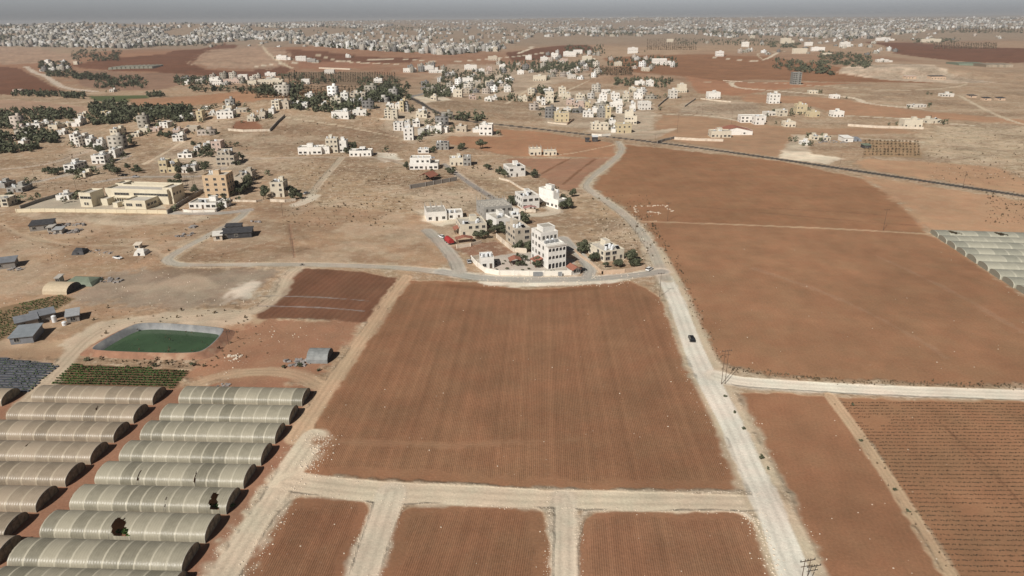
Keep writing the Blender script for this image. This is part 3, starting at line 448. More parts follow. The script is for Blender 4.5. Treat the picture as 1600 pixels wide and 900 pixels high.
        if 'lab' in ex: regs.append((name, ex['lab'], 1)); reg[idx[dd > 0]] = len(regs) - 1
    # low berm around the reservoir
    i, j = np.meshgrid(np.arange(nr - 1), np.arange(nc - 1), indexing='ij'); a = (i * nc + j).ravel()
    Fq = np.stack([a, a + 1, a + nc + 1, a + nc], 1); fr = reg[a]
    # the reservoir basin is dug by its own meshes: cut the sheet open there
    cxm = x[Fq].mean(1); cym = y[Fq].mean(1); keep = ~in_pond(cxm, cym); Fq = Fq[keep]; fr = fr[keep]
    gm = ground_material()
    V = np.stack([x, y, z], 1)
    for r, (name, lab, kd) in enumerate(regs):
        fs = Fq[fr == r]
        if len(fs) < 3: continue
        u, inv = np.unique(fs.ravel(), return_inverse=True)
        me = arr_mesh(name, V[u], inv.reshape(fs.shape), [gm])
        at = me.attributes.new('gcol', 'FLOAT_COLOR', 'POINT'); at.data.foreach_set('color', np.concatenate([col[u], np.ones((len(u), 1))], 1).astype(np.float32).ravel())
        for nm, arr in (('phase', fur[:, 0]), ('furrow', fur[:, 1]), ('stones', ext[:, 0]), ('scrub', ext[:, 1])):
            at = me.attributes.new(nm, 'FLOAT', 'POINT'); at.data.foreach_set('value', np.ascontiguousarray(arr[u], np.float32))
        me.polygons.foreach_set('use_smooth', np.ones(len(fs), bool))
        cat = {'asphalt_road': 'road', 'dirt_road': 'road', 'dirt_track': 'track', 'orchard_ground': 'orchard', 'crop_bed': 'crop field', 'courtyard': 'yard'}.get(name, name)
        tag(link(name, me), lab, cat, kind='structure')
def ground_material():
    m = bpy.data.materials.new('soil'); m.use_nodes = True; n = m.node_tree.nodes; l = m.node_tree.links; b = n['Principled BSDF']
    b.inputs['Roughness'].default_value = .95; b.inputs['Specular IOR Level'].default_value = .1
    def att(nm, out): a = n.new('ShaderNodeAttribute'); a.attribute_name = nm; return a.outputs[out]
    geo = n.new('ShaderNodeNewGeometry').outputs['Position']
    def noise(sc, det=3, rough=.6):
        z = n.new('ShaderNodeTexNoise'); z.inputs['Scale'].default_value = sc; z.inputs['Detail'].default_value = det; z.inputs['Roughness'].default_value = rough
        l.new(geo, z.inputs['Vector']); return z.outputs[0]
    def math_(op, a, c=None, d=None, clamp=False):
        q = n.new('ShaderNodeMath'); q.operation = op; q.use_clamp = clamp
        for i, v in enumerate((a, c, d)):
            if v is None: continue
            if isinstance(v, (int, float)): q.inputs[i].default_value = v
            else: l.new(v, q.inputs[i])
        return q.outputs[0]
    def rng_(v, a, c, d, e):
        q = n.new('ShaderNodeMapRange'); l.new(v, q.inputs[0])
        for i, k in enumerate((a, c, d, e)): q.inputs[i + 1].default_value = k
        return q.outputs[0]
    fine = rng_(noise(1.6, 5, .75), .3, .7, .84, 1.16); mid = rng_(noise(.11, 4), .3, .7, .92, 1.08); big = rng_(noise(.014, 4, .65), .35, .65, .90, 1.08)
    fac = math_('MULTIPLY', math_('MULTIPLY', fine, mid), big)
    # furrows: soil turned in parallel ridges, the troughs a little moister
    ph = math_('ADD', att('phase', 'Fac'), math_('MULTIPLY', rng_(noise(.15, 2), 0, 1, -1.2, 1.2), 1.0))
    sn = math_('SINE', ph); sh = math_('MULTIPLY_ADD', sn, .5, .5)
    fs = att('furrow', 'Fac'); cl = rng_(noise(.9, 3), .35, .65, .55, 1.1)
    fsv = math_('MULTIPLY', fs, cl)
    fac = math_('MULTIPLY', fac, math_('SUBTRACT', 1.0, math_('MULTIPLY', math_('MULTIPLY', fsv, math_('SUBTRACT', 1.0, sh)), .26)))
    # strips of differently worked and differently dried soil along the furrows
    cv = n.new('ShaderNodeCombineXYZ'); l.new(math_('MULTIPLY', ph, .035), cv.inputs[0]); zz = n.new('ShaderNodeTexNoise'); zz.inputs['Scale'].default_value = 1; zz.inputs['Detail'].default_value = 4; l.new(cv.outputs[0], zz.inputs['Vector'])
    strip = math_('ADD', 1.0, math_('MULTIPLY', math_('MINIMUM', math_('MULTIPLY', fs, 2.0), 1.0), rng_(zz.outputs[0], .3, .7, -.14, .14)))
    fac = math_('MULTIPLY', math_('MULTIPLY', fac, strip), rng_(noise(.045, 5, .7), .35, .65, .93, 1.07))
    hue = n.new('ShaderNodeMix'); hue.data_type = 'RGBA'; hue.inputs[6].default_value = (1.03, .985, .97, 1); hue.inputs[7].default_value = (.97, 1.01, 1.0, 1); l.new(rng_(noise(.07, 4, .7), .38, .62, 0, 1), hue.inputs[0])
    hv = n.new('ShaderNodeVectorMath'); hv.operation = 'MULTIPLY'; l.new(att('gcol', 'Color'), hv.inputs[0]); l.new(hue.outputs[2], hv.inputs[1])
    sc = n.new('ShaderNodeVectorMath'); sc.operation = 'SCALE'; l.new(hv.outputs[0], sc.inputs[0]); l.new(fac, sc.inputs['Scale'])
    c = sc.outputs[0]
    def mix(f, c, colr):
        q = n.new('ShaderNodeMix'); q.data_type = 'RGBA'; l.new(f, q.inputs[0]); l.new(c, q.inputs[6]); q.inputs[7].default_value = (*colr, 1); return q.outputs[2]
    # dry scrub patches, bare pale patches
    sa = noise(.22, 5, .7); sb = noise(.05, 3)
    scr = att('scrub', 'Fac')
    c = mix(math_('MULTIPLY', math_('MULTIPLY', rng_(sa, .51, .60, 0, 1), rng_(sb, .35, .6, .25, 1)), math_('MULTIPLY', scr, .8)), c, (.165, .115, .072))
    c = mix(math_('MULTIPLY', rng_(noise(.24, 6, .75), .51, .60, 0, 1), math_('MULTIPLY', scr, .7)), c, (.58, .48, .365))
    # limestone chips
    vo = n.new('ShaderNodeTexVoronoi'); vo.inputs['Scale'].default_value = .9; vo.inputs['Randomness'].default_value = 1; l.new(geo, vo.inputs['Vector'])
    stn = math_('MULTIPLY', math_('LESS_THAN', vo.outputs['Distance'], .2), rng_(noise(.35, 2), .45, .6, 0, 1))
    c = mix(math_('MULTIPLY', stn, att('stones', 'Fac')), c, (.68, .60, .49))
    l.new(c, b.inputs['Base Color'])
    hgt = math_('ADD', math_('ADD', math_('MULTIPLY', math_('MULTIPLY', sh, fsv), .09), math_('MULTIPLY', noise(1.1, 4, .7), .10)), math_('MULTIPLY', math_('MULTIPLY', noise(.28, 4, .65), scr), 1.1))
    bp = n.new('ShaderNodeBump'); bp.inputs['Strength'].default_value = .8; bp.inputs['Distance'].default_value = 1.0
    l.new(hgt, bp.inputs['Height']); l.new(bp.outputs[0], b.inputs['Normal'])
    return m
# reservoir: corners of the lined rim, clockwise, measured on the photograph
RIM = [(140, 543), (195, 512), (225, 502), (345, 511), (352, 516), (325, 545), (300, 553), (150, 548)]
RIMW = smooth_loop([gp(a, b)[:2] for a, b in RIM]) * .985      # the rim stands 1.5 m above the plain
def in_pond(x, y, P=None):
    P = RIMW if P is None else P
    ins = np.zeros(len(x), bool)
    m = (x > P[:, 0].min()) & (x < P[:, 0].max()) & (y > P[:, 1].min()) & (y < P[:, 1].max())
    qx, qy = x[m], y[m]; r = np.zeros(len(qx), bool)
    for i in range(len(P)):
        ax, ay = P[i]; bx, by = P[(i + 1) % len(P)]
        r ^= ((ay > qy) != (by > qy)) & (qx < (bx - ax) * (qy - ay) / (by - ay + 1e-12) + ax)
    ins[m] = r; return ins
build_ground()

# haze box
def build_haze():
    b = MB(); b.box(-44000, 44000, -600, 60000, -4, 152, 0, True, True)
    m = bpy.data.materials.new('haze_air'); m.use_nodes = True; n = m.node_tree.nodes; l = m.node_tree.links; n.remove(n['Principled BSDF'])
    v = n.new('ShaderNodeVolumePrincipled'); v.inputs['Color'].default_value = (.70, .72, .76, 1); v.inputs['Density'].default_value = HAZE; v.inputs['Anisotropy'].default_value = 0
    l.new(v.outputs[0], n['Material Output'].inputs['Volume'])
    tag(b.obj('haze', m), 'thin dusty haze over the whole plain', 'haze', kind='stuff')
HAZE = 7.0e-5
build_haze()

# ------------------------------------------------------------------ reservoir
def build_pond():
    c = RIMW.mean(0); n = len(RIMW)
    # ring profile outwards: foot of the outer bank, bank top, rim, water edge, bottom
    def ring(s, z, sink=0): return [(c[0] + (p[0] - c[0]) * s, c[1] + (p[1] - c[1]) * s, z) for p in RIMW]
    e = empty('reservoir', (c[0], c[1], 0)); tag(e, 'green irrigation pond with grey lined banks above the greenhouses', 'pond')
    def strip(loops, name, m, smooth=True):
        b = MB()
        for lp in loops: b.v += [(p[0] - c[0], p[1] - c[1], p[2]) for p in lp]
        for k in range(len(loops) - 1):
            for i in range(n): j = (i + 1) % n; b.f.append((k * n + i, k * n + j, (k + 1) * n + j, (k + 1) * n + i)); b.m.append(0)
        o = b.obj(name, m, e)
        if smooth: o.data.polygons.foreach_set('use_smooth', [True] * len(b.f))
        return o
    bank = mat('bank_soil', (.29, .155, .10), .95, .25, .25, .12, 1.0, stain=((.48, .36, .25), .2, .6))
    liner = mat('liner_sheet', (.20, .205, .21), .5, .25, .35, .05, 1.5, stain=((.36, .35, .33), .25, .6))
    strip([ring(1.20, -.1), ring(1.10, .6), ring(1.03, 1.35), ring(1.0, 1.5)], 'embankment', bank)
    strip([ring(1.0, 1.503), ring(.985, 1.5), ring(.86, -1.6), ring(.78, -3.2)], 'liner', liner)
    wm = mat('pond_water', (.046, .084, .040), .15, .25, .06, .01, 2, spec=.5)
    b = MB(); b.poly([(p[0] - c[0], p[1] - c[1], -.55) for p in ring(.905, 0)]); b.obj('water', wm, e)
    b = MB()
    for i in range(5):
        a = random.random(); q = RIMW[int((.10 + .2 * random.random()) * n) % n] if i % 2 else RIMW[random.randrange(n)]
        s = .90; x_, y_ = (q[0] - c[0]) * s, (q[1] - c[1]) * s
        b.box(x_ - .25, x_ + .25, y_ - .25, y_ + .25, -1.35, -1.05)
    tag(b.obj('floating_litter', M['tankw'], None, (c[0], c[1], 0)), 'white scraps floating along the pond edge', 'litter', kind='stuff')
build_pond()

# ------------------------------------------------------------------ buildings
ORD = 'first second third fourth fifth sixth seventh eighth ninth tenth eleventh twelfth thirteenth fourteenth fifteenth sixteenth seventeenth eighteenth nineteenth twentieth'.split()
def ordw(i):
    if i < 20: return ORD[i]
    t = {2: 'twenty', 3: 'thirty', 4: 'forty', 5: 'fifty', 6: 'sixty', 7: 'seventy', 8: 'eighty', 9: 'ninety'}; k = i + 1
    if k % 10 == 0: return t[k // 10].replace('ty', 'tieth')
    return t[k // 10] + '-' + ORD[k % 10 - 1]
def win_mesh(w_, h_, nm):
    b = MB(); t = .09
    b.box(-w_ / 2, w_ / 2, -.05, 0, 0, h_, 0, bottom=True)
    b.box(-w_ / 2 - t, w_ / 2 + t, -.14, 0, -t, 0, 1, bottom=True); b.box(-w_ / 2 - t, w_ / 2 + t, -.12, 0, h_, h_ + t, 1, bottom=True)
    b.box(-w_ / 2 - t, -w_ / 2, -.10, 0, 0, h_, 1); b.box(w_ / 2, w_ / 2 + t, -.10, 0, 0, h_, 1); b.box(-.03, .03, -.08, -.05, 0, h_, 1)
    return b.mesh(nm, [M['glass'], M['frame']])
WIN = [win_mesh(1.5, 1.3, 'window'), win_mesh(2.1, 1.35, 'window'), win_mesh(1.0, 1.5, 'window')]
_b = MB(); _b.box(-.55, .55, -.06, 0, 0, 2.2, 0); _b.box(-.65, .65, -.1, 0, 2.2, 2.32, 1, bottom=True); DOOR = _b.mesh('door', [M['door'], M['frame']])
_b = MB(); _b.cyl(0, 0, .35, 1.55, .62, .62, 10); _b.cyl(0, 0, 1.55, 1.75, .62, .2, 10); _b.box(-.5, .5, -.5, .5, 0, .35, 0); TANKW = _b.mesh('water_tank', [M['tankw']])
_b = MB(); _b.box(-.9, .9, -.5, .5, .25, 1.25, 0); _b.box(-.8, -.7, -.4, .4, 0, .25); _b.box(.7, .8, -.4, .4, 0, .25); TANKB = _b.mesh('water_tank', [M['metal']])
_b = MB(); _b.poly([(-.9, -.9, .3), (.9, -.9, .3), (.9, .5, 1.2), (-.9, .5, 1.2)], 0); _b.poly([(-.9, .5, 1.19), (.9, .5, 1.19), (.9, -.9, .29), (-.9, -.9, .29)], 0)
_b.box(-.9, .9, .5, .9, .9, 1.4, 1, bottom=True); _b.box(-.8, -.7, .5, .6, 0, .9, 1); _b.box(.7, .8, .5, .6, 0, .9, 1); SOLAR = _b.mesh('solar_heater', [M['black'], M['tankw']])
HOUSES = []
def windows_on(e, face, L, D_or, H, fl, prob=.9, dense=3.4, wk=None, z0=0, door=False, offs=(0, 0)):
    """face: 'f' front (y=0), 'l' left (x=0), 'r' right; L length of that wall"""
    n = max(1, int(round(L / dense))); fh = H / fl; wk = random.randrange(2) if wk is None else wk
    for k in range(fl):
        for i in range(n):
            if random.random() > prob: continue
            p = (i + .5) * L / n; me = WIN[wk] if random.random() < .8 else WIN[2]; z = z0 + k * fh + .95
            if door and k == 0 and i == n // 2: me = DOOR; z = z0 + .05
            nm = 'door' if me is DOOR else 'window'
            if face == 'f': link(nm, me, e, (offs[0] + p, offs[1] - .005, z))
            elif face == 'l': link(nm, me, e, (offs[0] - .005, offs[1] + p, z), -math.pi / 2)
            else: link(nm, me, e, (offs[0] + .005, offs[1] + p, z), math.pi / 2)
def house(x0, x1, yb, h, col='white', D=10, rot=None, fl=None, lab=None, cl=None, lod=None, style='', cat='house', name='house'):
    p = gp(x0, yb); q = ppm(p); rot = (random.uniform(-8, 10) if rot is None else rot)
    W = (x1 - x0) / q / max(.5, math.cos(R(rot))); H = h / (q * cosdep(p)) - .5
    W = max(W, 3.0); H = max(H, 2.6); fl = fl or max(1, int(round(H / 3.3)))
    if lod is None: lod = 1 if q > 1.75 else (2 if q > .85 else 3)
    e = None; wm, rm = M[col], M['roof']; vis = 'r' if (x0 + x1) / 2 < 800 else 'l'
    par = random.uniform(.5, 1.0); H2 = H - (par - .5)
    loc = (p[0], p[1], p[2] - .05); rz = R(rot)
    setb = ('step' in style) or (fl >= 2 and style == '' and random.random() < .3)
    mb = MB(); wb = mb
    if lod == 3:
        mb.pbox(0, W, 0, D, -1.2, H2, par, .3, 0, 1)
        if random.random() < .7: a = random.uniform(.1, .6) * W; mb.box(a, a + W * .28, D * .5, D * .8, H2, H2 + 2.4, 0)
        if random.random() < .4: mb.pbox(W, W * 1.35, D * .2, D * .9, -1.2, H2 * .55, par, .3, 0, 1)
        n = max(1, int(W / 4)); fh = H / fl
        for k in range(fl):
            for i in range(n):
                a = (i + .5) * W / n; mb.box(a - .7, a + .7, -.06, 0, k * fh + 1, k * fh + 2.2, 2)
        for i in range(random.randrange(3)): a = random.uniform(.1, .8) * W; mb.box(a, a + 1.4, D * .3, D * .3 + 1.2, H2, H2 + 1.5, 3)
        e = mb.obj(name, [wm, rm, M['glass'], M['tankw']], None, loc, rz)
    else:
        e = empty(name, loc, rz); r2 = MB()
        if setb and H > 5:
            ft = H / fl; Hm = H - ft; mb.pbox(0, W, 0, D, -1.2, Hm, .7, .22, 0, 1)
            a = random.choice((0.02, .28)) * W; mb.pbox(a, a + W * .7, D * .25, D - .02, Hm - .3, H2, par, .2, 0, 1)
            if lod == 1: windows_on(e, 'f', W * .7, D, ft, 1, .9, offs=(a, D * .25), z0=Hm)
            windows_on(e, 'f', W, D, Hm, fl - 1, door=True); windows_on(e, vis, D, W, Hm, fl - 1, .8, offs=(W if vis == 'r' else 0, 0))
        else:
            mb.pbox(0, W, 0, D, -1.2, H2, par, .22, 0, 1)
            windows_on(e, 'f', W, D, H, fl, .93 if lod == 1 else .85, 3.4 if lod == 1 else 4.2, door=True)
            windows_on(e, vis, D, W, H, fl, .75, 3.6 if lod == 1 else 5, offs=(W if vis == 'r' else 0, 0))
            if lod == 1 and random.random() < .5: windows_on(e, 'r' if vis == 'l' else 'l', D, W, H, fl, .6, 4.5, offs=(W if vis == 'l' else 0, 0))
        if 'nowing' not in style and random.random() < .35 and W > 7 and lod == 1:
            mb.pbox(W, W * 1.3, D * .25, D * .85, -1.2, H / fl, .5, .2, 0, 1)
        # storey band and plinth, 3 cm proud
        if lod == 1 and fl > 1 and not setb:
            for k in range(1, fl): z = k * H / fl; mb.box(-.05, W + .05, -.05, D + .05, z - .08, z + .1, 0, bottom=True)
        mb.obj('wall', [wm, rm], e)
        if 'ruin' in style:
            for i in range(int(W / 3) + 1):
                for j in range(int(D / 4) + 1):
                    ch = random.uniform(1.5, 2.8); r2 = MB(); r2.box(0, .3, 0, .3, 0, ch)
                    for q_ in (.05, .2): k_ = len(r2.v); r2.box(q_, q_ + .05, .1, .15, ch, ch + 1.0)
                    r2.obj('rooftop_column', M['concrete'], e, (i * 3 + .1, j * 4 + .1, H2 + .02))
        else:
            if random.random() < .75 or 'stair' in style:
                a = random.uniform(.15, .6) * W; s_ = MB(); s_.pbox(a, a + max(2.6, W * .25), D * .55, D * .85, H2 + .01, H2 + 2.5, .2, .15, 0, 1); s_.obj('stair_room', [wm, rm], e)
            nt_ = random.randint(1, 3) if lod == 2 else random.randint(2, 5)
            if 'tanks' in style: nt_ = 9
            for i in range(nt_):
                k = random.random(); me, nm = (TANKW, 'water_tank') if k < .6 else ((TANKB, 'water_tank') if k < .8 else (SOLAR, 'solar_heater'))
                link(nm, me, e, (random.uniform(.12, .85) * W, random.uniform(.15, .5) * D, H2 + .03), random.uniform(0, .4))
    HOUSES.append(dict(o=e, x=(x0 + x1) / 2, y=yb, col=col, fl=fl, cl=cl, lab=lab, cat=cat, W=W, H=H, p=p, r=max(W, D)))
    e['_c'] = 1
    return e, p, q, W, H
V = 'village'
for a in [
 # village round the arcaded block
 (667, 698, 346, 14, 'white', 13, 12, 1, 'long low white house with a cluttered roof on the pale yard', 'ruin nowing'),
 (699, 723, 343, 10, 'white', 9, 8, 1, 'low white wing with large dark openings beside the pale yard', 'nowing'),
 (720, 760.5, 370, 19, 'cream', 13, 14, 2, 'cream two-storey house with red awnings beside the red canopy', 'stair nowing'),
 (776, 799, 361, 18, 'white', 14, 24, 2, 'white two-storey house with open roof terrace behind the walled red plot', 'nowing'),
 (800, 813, 353, 17, 'white', 8, 10, 2, 'narrow white house block at the lane corner below the curved wall', 'nowing'),
 (805, 829.5, 387, 29, 'beige', 13, 20, 3, 'plain beige three-storey house left of the arcaded white block', 'nowing'),
 (757, 800, 343, 19, 'grey', 16, 18, 2, 'unfinished grey concrete house with bare columns on its roof', 'ruin nowing'),
 (752, 772, 420, 17, 'white', 8, 8, 1, 'small white garden house at the corner of the white wall', 'nowing tanks'),
 (944, 977, 410, 17, 'cream', 14, 24, 2, 'cream stone house with many white tanks on its roof', 'tanks'),
 (816, 843, 327, 20, 'white', 13, 18, 2, 'white villa with a pink porch roof inside the curved wall', 'nowing'),
 (872, 886, 327, 26, 'white', 17, 38, 2, 'white villa wrapped in dark trees beside the turning place', 'step nowing'),
 (795, 821, 277, 16, 'white', 12, 18, 2, 'white two-storey villa standing highest above the brown field', 'stair nowing'),
 (639.5, 684.5, 265, 17, 'white', 13, 1, 2, 'wide white two-storey house behind the red gabled pavilion', 'step'),
 (703, 723.5, 259, 12, 'cream', 10, 6, 1, 'rough block house with a dark green box on its roof', 'nowing'),
 (724, 736, 259, 14, 'grey', 9, 2, 2, 'plain grey windowless-looking cube beside the block house', 'nowing'),
 (653, 670, 239.5, 6.5, 'white', 7, 0, 1, 'small white bungalow with three dark openings above the wide white house', 'nowing'),
 (681.5, 701, 234, 11, 'grey', 9, 0, 2, 'grey two-storey house between dark trees above the village', 'nowing'),
 (828, 846, 243, 10, 'cream', 9, 5, 1, 'half-built white house on the orange field', 'ruin nowing'),
 (850, 870, 243, 7, 'cream', 7, 5, 1, 'low unfinished white rooms beside the half-built house', 'ruin nowing'),
]:
    x0, x1, yb, h, c, D, rot, fl, lab, st = a; house(x0, x1, yb, h, c, D, rot, fl, lab, 'village', 1, st)
